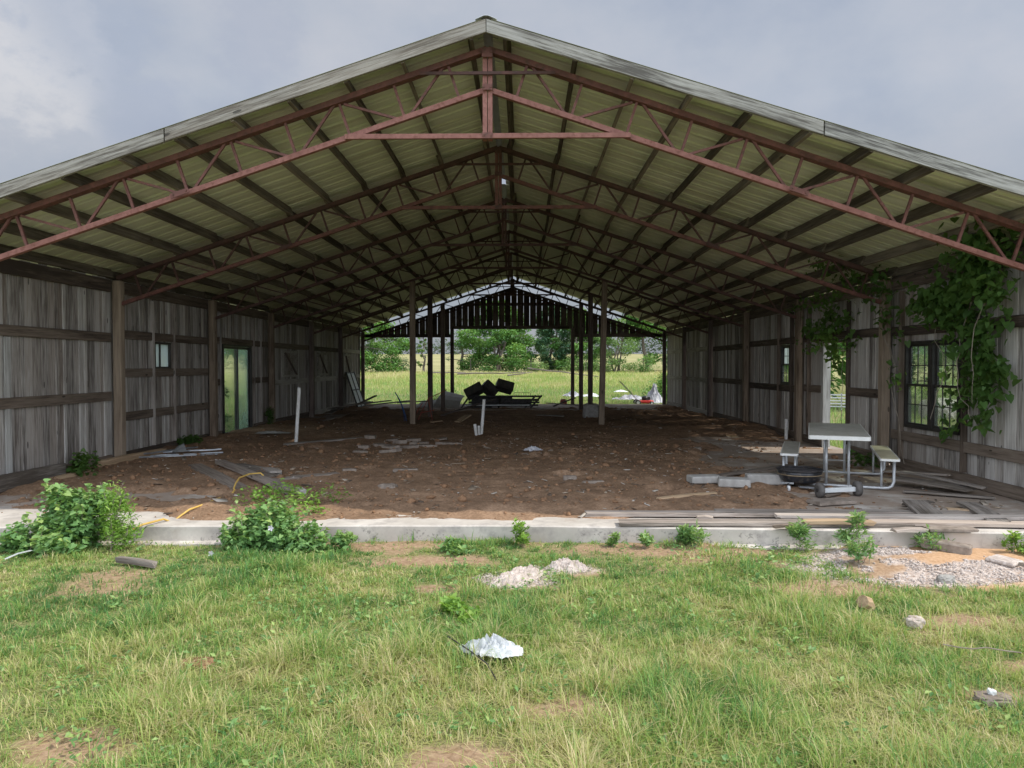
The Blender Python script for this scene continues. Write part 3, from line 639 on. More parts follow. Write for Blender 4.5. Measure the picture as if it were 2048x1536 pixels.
# trusses
TD = 0.45
def truss_parts(k, root, y):
    low = 'red_steel' if k < 1 else ('mid_red_steel' if k < 2 else 'dark_red_steel'); top = 'mid_red_steel' if k < 1 else 'dark_red_steel'  # steel gets darker from the front truss back, and on the top chords
    for sgn in (-1, 1):
        mb = MB(); a = (sgn * 0.0, y, ztop(0) - 0.034); c = (sgn * 5.98, y, ztop(5.98) - 0.034)
        for dy in (-0.028, 0.028):
            mb.bar((sgn * 0.012, y + dy, a[2]), (c[0], y + dy, c[2]), 0.045, 0.058)
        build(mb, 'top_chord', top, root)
        mb = MB()
        mb.bar((sgn * 0.055, y, ztop(0.055) - TD), (sgn * 5.97, y, ztop(5.97) - TD), 0.06, 0.054)
        build(mb, 'bottom_chord', low, root)
    mb = MB(); mb.box((-0.028, y, (ztop(0) + 3.985) / 2 - 0.04), (0.048, 0.09, ztop(0) - 3.985 - 0.06)); mb.box((0.028, y, (ztop(0) + 3.985) / 2 - 0.04), (0.048, 0.09, ztop(0) - 3.985 - 0.06))
    build(mb, 'king_post', low, root)
    xt = (ztop(0) - TD - 4.0) / SL
    mb = MB(); mb.bar((-xt, y - 0.053, 4.0), (-0.0, y - 0.053, 4.0), 0.04, 0.05); mb.bar((0.002, y - 0.053, 4.002), (xt, y - 0.053, 4.002), 0.04, 0.05); build(mb, 'tie_bar', low, root)
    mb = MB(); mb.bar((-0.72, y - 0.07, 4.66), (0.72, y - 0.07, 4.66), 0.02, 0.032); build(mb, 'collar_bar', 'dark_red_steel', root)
    if k < 3:
        for (x, z, w_, h_) in ((0, ztop(0) - .085, .115, .10), (0, ztop(0) - TD, .11, .06), (0, 4.0, .115, .06), (-3.3, ztop(3.3) - TD, .20, .052), (3.3, ztop(3.3) - TD, .20, .052)):
            mb = MB(); sl_ = -SL * (1 if x > 0 else -1) if abs(x) > 2 else 0
            mb.bar((x - w_ / 2, y - .084, z - sl_ * w_ / 2), (x + w_ / 2, y - .084, z + sl_ * w_ / 2), .008, h_)
            for q in (-.35, .35): mb.tube([(x + q * w_, y - .098, z + sl_ * q * w_), (x + q * w_, y - .088, z + sl_ * q * w_)], .011, 6)
            build(mb, 'gusset_plate', 'mid_red_steel' if k < 1 else 'dark_red_steel', root)
    allm = MB()
    for sgn in (-1, 1):
        tops = [(0.42 + 0.588 * i) if i else 0.42 for i in range(10)]
        T = [Vector((sgn * x, y, ztop(x) - 0.06)) for x in tops]
        nrm = Vector((-sgn * math.sin(th), 0, -math.cos(th)))
        Bm = [p + nrm * (TD * math.cos(th) - 0.06) for p in T]
        for i in range(10):
            q = MB() if k < 5 else allm
            q.bar(T[i], Bm[i], 0.028, 0.028, (0, 1, 0))
            if k < 5: build(q, 'strut', 'mid_red_steel' if k < 1 else 'dark_red_steel', root)
            if i % 2 == 1:
                for j in (i - 1, i + 1):
                    if j > 9: continue
                    q = MB() if k < 5 else allm
                    dx = 0.05 * (1 if j > i else -1) * sgn
                    q.bar(Bm[i] + Vector((dx, 0, -SL * abs(dx) * (1 if j > i else -1))), T[j] + Vector((-dx, 0, 0)), 0.026, 0.026, (0, 1, 0))
                    if k < 5: build(q, 'brace', 'mid_red_steel' if k < 1 else 'dark_red_steel', root)
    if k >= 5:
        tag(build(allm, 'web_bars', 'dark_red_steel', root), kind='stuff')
protos = {}
for k in range(NT):
    y = SP * k
    key = k if k < 2 else ('mid' if k < 5 else 'far')
    if key not in protos:
        e = bpy.data.objects.new('truss', None); e.location = (0, y, 0); link(e, barn)
        truss_parts(k, e, y); protos[key] = e
    else:
        c = copy_tree(protos[key], barn); c.location = (0, y, 0)

# wall posts, interior posts
for sgn in (-1, 1):
    for k in range(NT):
        mb = MB(); x = sgn * (HW - 0.115)
        mb.bar((x, SP * k, -0.3), (x + rnd.uniform(-.01, .01), SP * k, ztop(HW) - 0.03), 0.13, 0.13, (0, 1, 0))
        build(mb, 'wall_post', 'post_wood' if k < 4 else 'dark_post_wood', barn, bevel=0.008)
for sgn in (-1, 1):
    for k in range(3, NT):
        mb = MB(); x = sgn * 2.42 - (0.06 if (k == 6 and sgn > 0) else 0); y = SP * k + (0.1 if k < 6 else 0.0)
        lean = 0.05 if (k == 3 and sgn > 0) else 0.0
        mb.bar((x - lean, y, -0.2), (x + lean * 0.6, y, (3.70 if k < 6 else 3.02)), 0.14, 0.14, (0, 1, 0))
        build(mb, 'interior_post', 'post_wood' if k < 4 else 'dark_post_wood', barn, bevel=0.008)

# board walls with openings
OPEN = {-1: [(4.78, 5.36, 1.50, 1.97), (7.66, 9.32, -0.02, 2.02)], 1: [(1.69, 3.03, 0.65, 1.90), (4.98, 6.0, -0.3, 2.0), (7.70, 8.26, 1.12, 2.01)]}
def wall_bay(sgn, ya, yb, gap, zt):
    mb = MB(); y = ya; ops = OPEN[sgn]
    while y < yb - 0.01:
        w = rnd.choice((0.10, 0.135, 0.16, 0.19, 0.235)) * rnd.uniform(0.95, 1.05)
        y1 = min(y + w, yb)
        if yb - y1 < 0.07: y1 = yb
        for (a, b, z0, z1) in ops:
            for edge in (a, b):
                if y + 0.005 < edge < y1 - 0.005: y1 = edge
        g = gap * rnd.random() ** 2 + 0.0012
        segs = [(0.01 + rnd.uniform(-0.03, 0.02), zt + rnd.uniform(-0.03, 0.0))]
        for (a, b, z0, z1) in ops:
            if a - 0.001 <= y and y1 <= b + 0.001:
                segs = [s_ for s_ in ((segs[0][0], z0), (z1, segs[0][1])) if s_[1] - s_[0] > 0.02]
        r_ = rnd.random(); xo = sgn * (HW + 0.013 + rnd.uniform(0, 0.007)); tw = rnd.uniform(-0.012, 0.012)
        for (z0, z1) in segs:
            X_ = Vector((0, 0, 1)); Yv = Vector((tw, 1, 0)).normalized(); Zv = X_.cross(Yv)
            mb.frame(Vector((xo, (y + y1) / 2, (z0 + z1) / 2)), X_, Yv, Zv, z1 - z0, y1 - y - g, 0.022, r_)
            if rnd.random() < 0.45 and gap < 0.012 and sgn < 0:      # the batten of a lapped board
                mb.frame(Vector((xo - sgn * 0.018, y1 + 0.004, (z0 + z1) / 2)), X_, Yv, Zv, z1 - z0 - 0.01, 0.055, 0.014)
        y = y1
    return mb
GIRT = {-1: [[(2.0, 0), (1.09, 0)], [(2.06, 0), (1.44, 0), (0.73, 0)], [(2.09, 0)], [(2.08, 0), (1.10, 1)], [(2.08, 0), (1.12, 1)], [(2.08, 1), (1.12, 1)]],
        1: [[(2.06, 0), (0.50, 0)], [(2.09, 0)], [(2.08, 0)], [(2.05, 0), (1.12, 0)], [(2.07, 1), (1.10, 1)], [(2.07, 1), (1.10, 1)]]}
for sgn in (-1, 1):
    bays = [(-0.85 if sgn > 0 else -0.35, SP)] + [(SP * k, SP * (k + 1)) for k in range(1, 6)]
    for i, (ya, yb) in enumerate(bays):
        gap = (0.006, 0.006, 0.006, 0.004, 0.006, 0.006)[i] if sgn < 0 else (0.010, 0.014, 0.026, 0.030, 0.028, 0.014)[i]
        wb = bpy.data.objects.new('wall_bay', None); wb.location = (sgn * HW, ya, 0); link(wb, barn)
        build(wall_bay(sgn, ya, yb, gap, ztop(HW) + 0.02), 'board_panel', 'board_wood', wb)
        p0, p1 = (ya + 0.075 if i else ya), yb - 0.075
        for (z, pale) in GIRT[sgn][i]:
            mb = MB(); x = sgn * (HW - 0.022)
            mb.bar((x, p0, z), (x, p1, z + rnd.uniform(-0.012, 0.012)), 0.038, 0.14)
            build(mb, 'girt', 'pale_girt_wood' if pale else 'girt_wood', wb, bevel=0.004)
        mb = MB(); x = sgn * (HW - 0.025)
        if not (sgn > 0 and i == 1) and not (sgn < 0 and i == 2):
            mb.bar((x, p0, 0.085), (x, p1, 0.085), 0.042, 0.15)
        elif sgn > 0:
            mb.bar((x, p0, 0.085), (x, 4.9, 0.085), 0.042, 0.15); build(mb, 'base_board', 'girt_wood', wb, bevel=0.004); mb = MB(); mb.bar((x, 6.06, 0.085), (x, p1, 0.085), 0.042, 0.15)
        else:
            mb.bar((x, p0, 0.085), (x, 7.58, 0.085), 0.042, 0.15); build(mb, 'base_board', 'girt_wood', wb, bevel=0.004); mb = MB(); mb.bar((x, 9.4, 0.085), (x, p1, 0.085), 0.042, 0.15)
        build(mb, 'base_board', 'pale_girt_wood' if i > 3 else 'girt_wood', wb, bevel=0.004)
        mb = MB(); x = sgn * (HW - 0.03)
        mb.bar((x, p0, ztop(HW) - 0.115), (x, p1, ztop(HW) - 0.115), 0.045, 0.19)
        build(mb, 'eave_beam', 'girt_wood', wb, bevel=0.004)
        if (sgn, i) in ((-1, 2), (1, 2), (1, 1)):
            for (a, b, z) in {(-1, 2): ((7.08, 7.56, 1.2), (9.42, 10.42, 1.2)), (1, 2): ((7.08, 10.42, 1.06),), (1, 1): ((3.58, 4.9, 1.10), (6.1, 6.92, 1.10))}[(sgn, i)]:
                mb = MB(); mb.bar((sgn * (HW - 0.022), a, z), (sgn * (HW - 0.022), b, z), 0.038, 0.14); build(mb, 'girt', 'girt_wood', wb, bevel=0.004)
        for y in {(-1, 0): (1.15,), (-1, 1): (4.70, 5.46), (-1, 2): (7.52, 9.44, 9.9), (1, 0): (1.58, 3.14), (1, 2): (7.6, 8.36), (1, 1): (4.92, 6.66)}.get((sgn, i), ()):
            mb = MB(); zt = ztop(HW) - 0.24
            if (sgn, i) == (-1, 0): mb.bar((sgn * (HW - 0.02), y, 0.17), (sgn * (HW - 0.02), y, 1.92), 0.02, 0.10, (0, 1, 0)); nm = 'jamb_wood'
            else: mb.bar((sgn * (HW - 0.011), y, 0.17), (sgn * (HW - 0.011), y, zt), 0.019, 0.13, (1, 0, 0)); nm = 'girt_wood' if sgn > 0 else 'board_wood'
            build(mb, 'stud', nm, wb)

def frame_rect(mb, x, ya, yb, za, zb, w, dx):
    """four members round an opening in a side wall"""
    mb.box((x, (ya + yb) / 2, za + w / 2), (dx, yb - ya, w)); mb.box((x, (ya + yb) / 2, zb - w / 2), (dx, yb - ya, w))
    mb.box((x, ya + w / 2, (za + zb) / 2), (dx - 0.004, w, zb - za - 2 * w)); mb.box((x, yb - w / 2, (za + zb) / 2), (dx - 0.004, w, zb - za - 2 * w))
def pane(x, ya, yb, za, zb, mat, parent, name='pane'):
    mb = MB(); mb.box((x, (ya + yb) / 2, (za + zb) / 2), (0.004, yb - ya, zb - za)); return build(mb, name, mat, parent)
# double window on the right: two units of two sashes with grilles
for (ya, yb) in ((1.68, 2.35), (2.37, 3.04)):
    wx = HW + 0.0; w = bpy.data.objects.new('window', None); w.location = (wx, (ya + yb) / 2, 0.64); link(w, barn)
    mb = MB(); frame_rect(mb, wx, ya, yb, 0.64, 1.905, 0.045, 0.09); build(mb, 'window_frame', 'window_frame_dark', w)
    for (za, zb, dx) in ((0.685, 1.285, -0.012), (1.245, 1.86, 0.022)):
        mb = MB(); frame_rect(mb, wx + dx, ya + 0.045, yb - 0.045, za, zb, 0.032, 0.03); build(mb, 'sash', 'window_frame_dark', w)
        mb = MB(); a, b = ya + 0.077, yb - 0.077
        for q in (1 / 3, 2 / 3): mb.box((wx + dx, a + (b - a) * q, (za + zb) / 2), (0.012, 0.012, zb - za - 0.064))
        mb.box((wx + dx, (a + b) / 2, (za + zb) / 2), (0.010, b - a, 0.012)); build(mb, 'grille', 'window_frame_dark', w)
        pane(wx + dx, a, b, za + 0.032, zb - 0.032, 'clear_pane', w)
# narrow window further along
w = bpy.data.objects.new('window', None); w.location = (HW, 8.0, 1.12); link(w, barn)
mb = MB(); frame_rect(mb, HW, 7.72, 8.24, 1.13, 2.0, 0.04, 0.09); build(mb, 'window_frame', 'window_frame_dark', w)
for (za, zb, dx) in ((1.17, 1.59, -0.012), (1.55, 1.96, 0.02)):
    mb = MB(); frame_rect(mb, HW + dx, 7.76, 8.20, za, zb, 0.028, 0.03); build(mb, 'sash', 'window_frame_dark', w)
    mb = MB(); mb.box((HW + dx, 7.98, (za + zb) / 2), (0.012, 0.012, zb - za - 0.056)); mb.box((HW + dx, 7.98, (za + zb) / 2), (0.010, 0.38, 0.012)); build(mb, 'grille', 'window_frame_dark', w)
    pane(HW + dx, 7.79, 8.17, za + 0.028, zb - 0.028, 'white_pane' if za > 1.4 else 'clear_pane', w)
# open doorway with pale jambs
dr = bpy.data.objects.new('doorway', None); dr.location = (HW, 5.49, 0); link(dr, barn)
for (y, nm) in ((5.985, 'door_jamb'), (4.995, 'door_jamb')):
    mb = MB(); mb.bar((HW + 0.03, y, 0.0), (HW + 0.03, y, 1.98), 0.03, 0.14, (1, 0, 0)); build(mb, nm, 'jamb_wood', dr)
mb = MB(); mb.bar((HW - 0.012, 6.08, 0.0), (HW - 0.012, 6.08, 2.0), 0.13, 0.02, (1, 0, 0)); build(mb, 'door_casing', 'jamb_wood', dr)
mb = MB(); mb.box((HW + 0.03, 5.49, 1.985), (0.14, 0.96, 0.028)); build(mb, 'door_head', 'girt_wood', dr)
# small sliding window on the left
w = bpy.data.objects.new('window', None); w.location = (-HW, 5.07, 1.5); link(w, barn)
mb = MB(); frame_rect(mb, -HW, 4.78, 5.36, 1.50, 1.97, 0.035, 0.08); build(mb, 'window_frame', 'window_frame_dark', w)
mb = MB(); mb.box((-HW + 0.01, 5.0, 1.735), (0.03, 0.03, 0.4)); build(mb, 'meeting_rail', 'window_frame_dark', w)
pane(-HW, 4.815, 4.985, 1.535, 1.935, 'white_pane', w); pane(-HW, 5.015, 5.325, 1.535, 1.935, 'white_pane', w)
# sliding glass door on the left
w = bpy.data.objects.new('sliding_door', None); w.location = (-HW, 8.49, 0); link(w, barn)
mb = MB(); frame_rect(mb, -HW, 7.66, 9.32, 0.0, 2.02, 0.04, 0.10); build(mb, 'door_frame', 'window_frame_dark', w)
for (a, b, dx, mt) in ((7.70, 8.52, 0.02, 'clear_pane'), (8.46, 9.28, -0.022, 'hazy_pane')):
    mb = MB(); frame_rect(mb, -HW + dx, a, b, 0.045, 1.975, 0.05, 0.034); build(mb, 'sliding_leaf', 'window_frame_dark', w)
    pane(-HW + dx, a + 0.05, b - 0.05, 0.095, 1.925, mt, w)
# plank hatches with a diagonal brace
for (ya, yb) in ((11.55, 12.95), (14.95, 16.15), (18.35, 19.35)):
    h = bpy.data.objects.new('hatch', None); h.location = (-HW, (ya + yb) / 2, 1.2); link(h, barn)
    mb = MB(); y = ya
    while y < yb - 0.05:
        y1 = min(y + 0.18, yb); mb.box((-HW + 0.012, (y + y1) / 2, 1.60), (0.02, y1 - y - 0.004, 0.74)); y = y1
    build(mb, 'hatch_panel', 'board_wood', h)
    mb = MB(); mb.bar((-HW + 0.034, ya + 0.2, 1.9), (-HW + 0.034, yb - 0.2, 1.3), 0.03, 0.07, (1, 0, 0)); build(mb, 'hatch_brace', 'dark_post_wood', h)
    for z in (1.93, 1.27):
        mb = MB(); mb.box((-HW + 0.033, (ya + yb) / 2, z), (0.02, yb - ya - 0.1, 0.06)); build(mb, 'hatch_rail', 'pale_girt_wood', h)
# far gable: gapped boards hung on beams
gb = bpy.data.objects.new('gable_wall', None); gb.location = (0, Y7, 2.7); link(gb, barn)
mb = MB(); x = -5.95
while x < 5.9:
    w_ = 0.245 + rnd.uniform(-0.006, 0.006); x1 = x + w_ - rnd.uniform(0.009, 0.026); xm = (x + x1) / 2
    zb = 3.0 if -2.45 < xm < 2.3 else 2.68
    zt0 = 4.66 - 0.33 * abs(x); zt1 = 4.66 - 0.33 * abs(x1)
    if min(zt0, zt1) > zb + 0.03:
        mb.add([(x, Y7 + 0.09, zb), (x1, Y7 + 0.09, zb), (x1, Y7 + 0.09, zt1), (x, Y7 + 0.09, zt0), (x, Y7 + 0.112, zb), (x1, Y7 + 0.112, zb), (x1, Y7 + 0.112, zt1), (x, Y7 + 0.112, zt0)],
               [(0, 1, 2, 3), (7, 6, 5, 4), (0, 4, 5, 1), (1, 5, 6, 2), (2, 6, 7, 3), (3, 7, 4, 0)], gl=[(0, 0, 0), (0, .2, 0), (2, .2, 0), (2, 0, 0), (0, 0, .02), (0, .2, .02), (2, .2, .02), (2, 0, .02)])
    x += w_
build(mb, 'gable_boards', 'gable_wood', gb)
for (a, b, nm) in (((-5.95, 2.73), (-2.49, 2.73), 'gable_beam'), ((2.29, 2.74), (5.95, 2.74), 'gable_beam'), ((-2.34, 3.06), (2.22, 3.06), 'gable_beam'), ((-2.0, 3.96), (2.0, 3.96), 'gable_girt'), ((-5.85, 2.70), (-0.02, 4.625), 'gable_rafter'), ((5.85, 2.70), (0.02, 4.625), 'gable_rafter')):
    mb = MB(); mb.bar((a[0], Y7 + 0.065, a[1]), (b[0], Y7 + 0.065, b[1]), 0.045, 0.13 if nm == 'gable_beam' else 0.085); build(mb, nm, 'gable_wood', gb)
mb = MB(); mb.box((0, Y7 + 0.06, 4.78), (0.12, 0.05, 0.4)); build(mb, 'gable_post', 'gable_wood', gb)

# ------------------------------------------------------------------ foliage helpers
DIA = (np.array([(0, 0, 0), (0.45, 0.24, 0.07), (1, 0, -0.06), (0.45, -0.24, 0.07)]), [(0, 2, 1), (0, 3, 2)])
HEART = (np.array([(0, 0, 0), (-.14, .26, .04), (.12, .42, .07), (.55, .30, .03), (1.0, 0, -.12), (-.14, -.26, .04), (.12, -.42, .07), (.55, -.30, .03)]),
         [(0, 4, 3), (0, 3, 2), (0, 2, 1), (0, 7, 4), (0, 6, 7), (0, 5, 6)])
LANCE = (np.array([(0, 0, 0), (0.3, 0.11, 0.03), (0.7, 0.09, 0.0), (1, 0, -0.12), (0.7, -0.09, 0.0), (0.3, -0.11, 0.03)]), [(0, 3, 2), (0, 2, 1), (0, 4, 3), (0, 5, 4)])
def leaf_mesh(name, P, size, mat, tpl=DIA, seed=0, droop=(-0.6, 0.6), rn=None, yaw=None, parent=None):
    g = np.random.default_rng(seed); N = len(P); T, F = tpl; F = np.array(F); k = len(T)
    ya = g.uniform(0, 6.283, N) if yaw is None else yaw
    pt = g.uniform(droop[0], droop[1], N); ro = g.uniform(-0.9, 0.9, N)
    s = size * g.uniform(0.45, 1.45, N)
    v = T[None] * s[:, None, None]
    x, y, z = v[..., 0], v[..., 1], v[..., 2]
    c, q = np.cos(ro)[:, None], np.sin(ro)[:, None]; y, z = y * c - z * q, y * q + z * c
    c, q = np.cos(pt)[:, None], np.sin(pt)[:, None]; x, z = x * c - z * q, x * q + z * c
    c, q = np.cos(ya)[:, None], np.sin(ya)[:, None]; x, y = x * c - y * q, x * q + y * c
    o = np.array(tuple(base(parent)))
    v = np.stack([x, y, z], -1) + (P - o)[:, None, :]
    lo = (F[None] + (np.arange(N) * k)[:, None, None]).reshape(-1)
    if rn is None: rn = g.random(N)
    me = raw_mesh(name, v.reshape(-1, 3), loops=lo, starts=np.arange(N * len(F)) * 3, at={'rn': np.repeat(np.clip(rn, 0, 1), k)}, mat=mat)
    return link(bpy.data.objects.new(name, me), parent)
def cloud(clumps, N, seed, shell=0.55):
    g = np.random.default_rng(seed)
    C_ = np.array([c[:6] for c in clumps], float); wt = (C_[:, 3] * C_[:, 4] * C_[:, 5]) ** 0.75; wt /= wt.sum()
    i = g.choice(len(C_), N, p=wt); dv = g.normal(size=(N, 3)); dv /= np.linalg.norm(dv, axis=1)[:, None]
    rr = shell + (1 - shell) * g.random(N) ** 0.8; rr = np.where(g.random(N) < 0.25, g.random(N) ** 0.5, rr) * g.uniform(0.8, 1.12, N)
    P = C_[i, :3] + dv * rr[:, None] * C_[i, 3:6]
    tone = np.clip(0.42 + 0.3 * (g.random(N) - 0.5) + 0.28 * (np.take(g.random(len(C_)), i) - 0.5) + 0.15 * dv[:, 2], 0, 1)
    return P, tone
def wander(p, q, n, amp, g):
    p = Vector(p); q = Vector(q); out = []
    for i in range(n + 1):
        t = i / n; o = Vector((g.uniform(-1, 1), g.uniform(-1, 1), g.uniform(-.5, .5))) * amp * math.sin(math.pi * min(t * 1.2, 1))
        out.append(p.lerp(q, t) + o)
    return out
def shrub(name, loc, clumps, N, size, mat, label, cat, tpl=DIA, group=None, seed=1, stem='twig', stem_r=0.006, droop=(-0.7, 0.5), leafname='foliage', shoots=0):
    root = thing(name, loc, label, cat, group)
    g = random.Random(seed); mb = MB()
    for c in clumps:
        c0 = (loc[0] + g.uniform(-.04, .04), loc[1] + g.uniform(-.04, .04), loc[2] - 0.02)
        pts = wander(c0, c[:3], 4, 0.12 * c[5], g); mb.tube(pts, [stem_r * (1 - 0.13 * i) for i in range(5)], 5)
        for _ in range(2):
            e_ = (c[0] + g.uniform(-1, 1) * c[3] * .8, c[1] + g.uniform(-1, 1) * c[4] * .8, c[2] + g.uniform(0, 1) * c[5] * .8)
            mb.tube(wander(pts[3], e_, 3, 0.05 * c[5], g), [stem_r * 0.5, stem_r * .4, stem_r * .35, stem_r * .25], 4)
    SP_x = []
    for k in range(shoots):
        c = g.choice(clumps); p0 = Vector((c[0] + g.uniform(-.6, .6) * c[3], c[1] + g.uniform(-.6, .6) * c[4], c[2])); hgt = c[5] * g.uniform(1.0, 1.9)
        p1 = p0 + Vector((g.uniform(-.5, .5) * hgt, g.uniform(-.5, .3) * hgt, hgt)); q = wander(p0, p1, 4, .06 * hgt, g); mb.tube(q, [stem_r * .5, stem_r * .45, stem_r * .4, stem_r * .3, stem_r * .2], 4)
        for f in range(14):
            t_ = .25 + .75 * f / 13; i0 = min(int(t_ * 4), 3); pp = q[i0].lerp(q[i0 + 1], t_ * 4 - i0); SP_x.append((pp.x + g.uniform(-.02, .02), pp.y + g.uniform(-.02, .02), pp.z))
    build(mb, 'stem', stem, root)
    P, tone = cloud(clumps, N, seed)
    rr_ = float(np.mean([c[5] for c in clumps])); P = P + np.random.default_rng(seed + 5).normal(0, 0.22 * rr_, P.shape)
    ok = (P[:, 2] > loc[2] + 0.005) & (vnoise(P[:, 0] * 1.1 / rr_ + P[:, 1] * .7 / rr_, P[:, 2] * 1.1 / rr_ - P[:, 1] * .5 / rr_, seed) > 0.27)
    P, tone = P[ok], tone[ok]
    if SP_x: P = np.concatenate([P, np.array(SP_x)]); tone = np.concatenate([tone, np.random.default_rng(seed).uniform(.5, 1, len(SP_x))])
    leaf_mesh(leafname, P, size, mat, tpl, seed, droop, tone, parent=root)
    return root
def rclumps(c, R_, H, n, seed, rr=(0.28, 0.5), flat=0.8):
    g = random.Random(seed); out = []
    for i in range(n):
        a = g.uniform(0, 6.283); q = math.sqrt(g.random()) * 0.75; z = g.uniform(0.18, 0.92)
        wd = 1.0 if z < 0.6 else 1.35 - 0.6 * z
        r = R_ * g.uniform(*rr)
        out.append((c[0] + R_ * q * wd * math.cos(a), c[1] + R_ * q * wd * math.sin(a), c[2] + H * z, r, r, min(r * flat, H * z * 0.95)))
    return out

# ------------------------------------------------------------------ grass
def blades(name, px, py, pz, length, width, tone, seed, lean=0.55, kind='stuff'):
    g = np.random.default_rng(seed); N = len(px)
    a = g.uniform(0, 6.283, N); dx, dy = np.cos(a), np.sin(a); ax, ay = -dy, dx
    ln = np.abs(g.normal(0.0, lean, N)) + 0.15
    v = np.zeros((N, 5, 3))
    for j, (t, w) in enumerate(((0, 1.0), (0.55, 0.8), (1.0, 0))):
        out_ = ln * length * t ** 1.8; up = length * t * np.sqrt(np.clip(1 - 0.32 * (ln * t) ** 2, 0.12, 1))
        cx, cy, cz = px + dx * out_, py + dy * out_, pz + up - 0.01
        hw = width * 0.5 * w
        if j < 2:
            v[:, 2 * j] = np.stack([cx - ax * hw, cy - ay * hw, cz], -1); v[:, 2 * j + 1] = np.stack([cx + ax * hw, cy + ay * hw, cz], -1)
        else: v[:, 4] = np.stack([cx, cy, cz], -1)
    F = np.array([0, 1, 3, 2, 2, 3, 4]); lo = (F[None] + (np.arange(N) * 5)[:, None]).reshape(-1)
    st = (np.array([0, 4])[None] + (np.arange(N) * 7)[:, None]).reshape(-1)
    me = raw_mesh(name, v.reshape(-1, 3), loops=lo, starts=st, at={'rn': np.repeat(np.clip(tone, 0, 1), 5)}, mat='grass_blade')
    return tag(link(bpy.data.objects.new(name, me)), kind=kind)
def lawn(N, x0, x1, y0, y1, seed):
    g = np.random.default_rng(seed)
    x = g.uniform(x0, x1, N); y = g.uniform(y0, y1, N)
    # gather into tufts
    tx = x + 0.035 * g.normal(size=N); ty = y + 0.035 * g.normal(size=N)
    k = g.random(N) < 0.6; q = np.floor(x * 11) + 0.5; q2 = np.floor(y * 11) + 0.5
    jx = _hash(q, q2, 7) - 0.5; jy = _hash(q, q2, 9) - 0.5
    x = np.where(k, (q + jx) / 11 + 0.022 * g.normal(size=N), tx); y = np.where(k, (q2 + jy) / 11 + 0.022 * g.normal(size=N), ty)
    bare = np.maximum(baremask(x, y), sandmask(x, y) * 1.05)
    thick = fbm(x * 2.2, y * 2.2, 21)
    ok = (g.random(N) > bare * 0.96) & (g.random(N) < 0.35 + 1.1 * thick) & (y < np.interp(x, (-6.6, -4.67, -3.26, -1.31, .27, 2.54, 4.98, 6.6), (-1.0, -.955, -.885, -.85, -.83, -.94, -1.08, -1.16)) - 0.015)
    x, y, thick, k = x[ok], y[ok], thick[ok], k[ok]
    near = sstep(-1.2, -3.6, y)
    tall = fbm(x * 1.4, y * 1.4, 22)
    ln = (0.036 + 0.055 * near * tall * 1.7 + 0.05 * sstep(0.5, 0.75, tall)) * g.uniform(0.45, 1.5, len(x)) * (0.55 + 0.75 * _hash(np.floor(x * 9), np.floor(y * 9), 71) ** 2)
    dry = fbm(x * 1.0, y * 1.0, 23); blue = fbm(x * 1.7 + 9, y * 1.7, 24)
    tuft = vnoise(x * 13, y * 13, 72) - 0.5; mid = fbm(x * 4.2, y * 4.2, 73, 3) - 0.5
    tone = 0.44 + 0.95 * (dry - 0.5) + 0.10 * near - 0.30 * sstep(0.5, 0.72, blue) + 0.24 * g.normal(size=len(x)) + 0.34 * tuft + 0.8 * mid + 0.03
    tone = np.where(g.random(len(x)) < 0.06 + 0.07 * near, g.uniform(0.72, 1.0, len(x)), tone)
    return x, y, ln, tone
x, y, ln, tone = lawn(380000, -5.6, 6.2, -5.3, -0.83, 1)
wd = 0.0045 + 0.003 * sstep(-4, -1, y)
blades('lawn_grass', x, y, gz(x, y), ln, wd * rng.uniform(0.7, 1.4, len(x)), tone, 2, 0.95)
# dead thatch lying flat between the tufts
x, y, ln, tone = lawn(85000, -5.6, 6.2, -5.3, -0.83, 6)
blades('dead_thatch', x, y, gz(x, y) + 0.008, ln * 0.75, np.full(len(x), 0.004), rng.uniform(0.66, 1.0, len(x)), 7, 2.4)
x, y, ln, tone = lawn(60000, -9, 9, -9.5, -0.9, 3)
ok = (x < -5.6) | (x > 6.2) | (y < -5.3); x, y, ln, tone = x[ok], y[ok], ln[ok], tone[ok]
blades('verge_grass', x, y, gz(x, y), ln * 1.1, rng.uniform(0.005, 0.009, len(x)), tone, 4)
# tall straw stalks with seed heads in the foreground
N = 900
x = rng.uniform(-3.6, 4.0, N); y = rng.uniform(-5.2, -1.6, N); ok = (fbm(x * 0.9, y * 0.9, 26) + 0.12 * sstep(-2.5, -4, y) > 0.5) & (sandmask(x, y) < 0.2)
x, y = x[ok], y[ok]
blades('seed_stalks', x, y, gz(x, y), rng.uniform(0.11, 0.27, len(x)), np.full(len(x), 0.0032), rng.uniform(0.62, 1.0, len(x)), 8, 0.5)
# broad weeds among the grass
N = 3400
x = rng.uniform(-5, 5.6, N); y = rng.uniform(-4.9, -1.0, N); ok = (fbm(x * 1.9, y * 1.9, 27) > 0.54) & (sandmask(x, y) < 0.3)
x, y = x[ok], y[ok]; P = np.repeat(np.stack([x, y, gz(x, y) + 0.03], -1), 7, 0) + rng.normal(0, 1, (len(x) * 7, 3)) * np.array([0.03, 0.03, 0.015])
tag(leaf_mesh('ground_weeds', P, 0.036, 'weed_leaf', DIA, 9, (-0.2, 0.7)), kind='stuff')
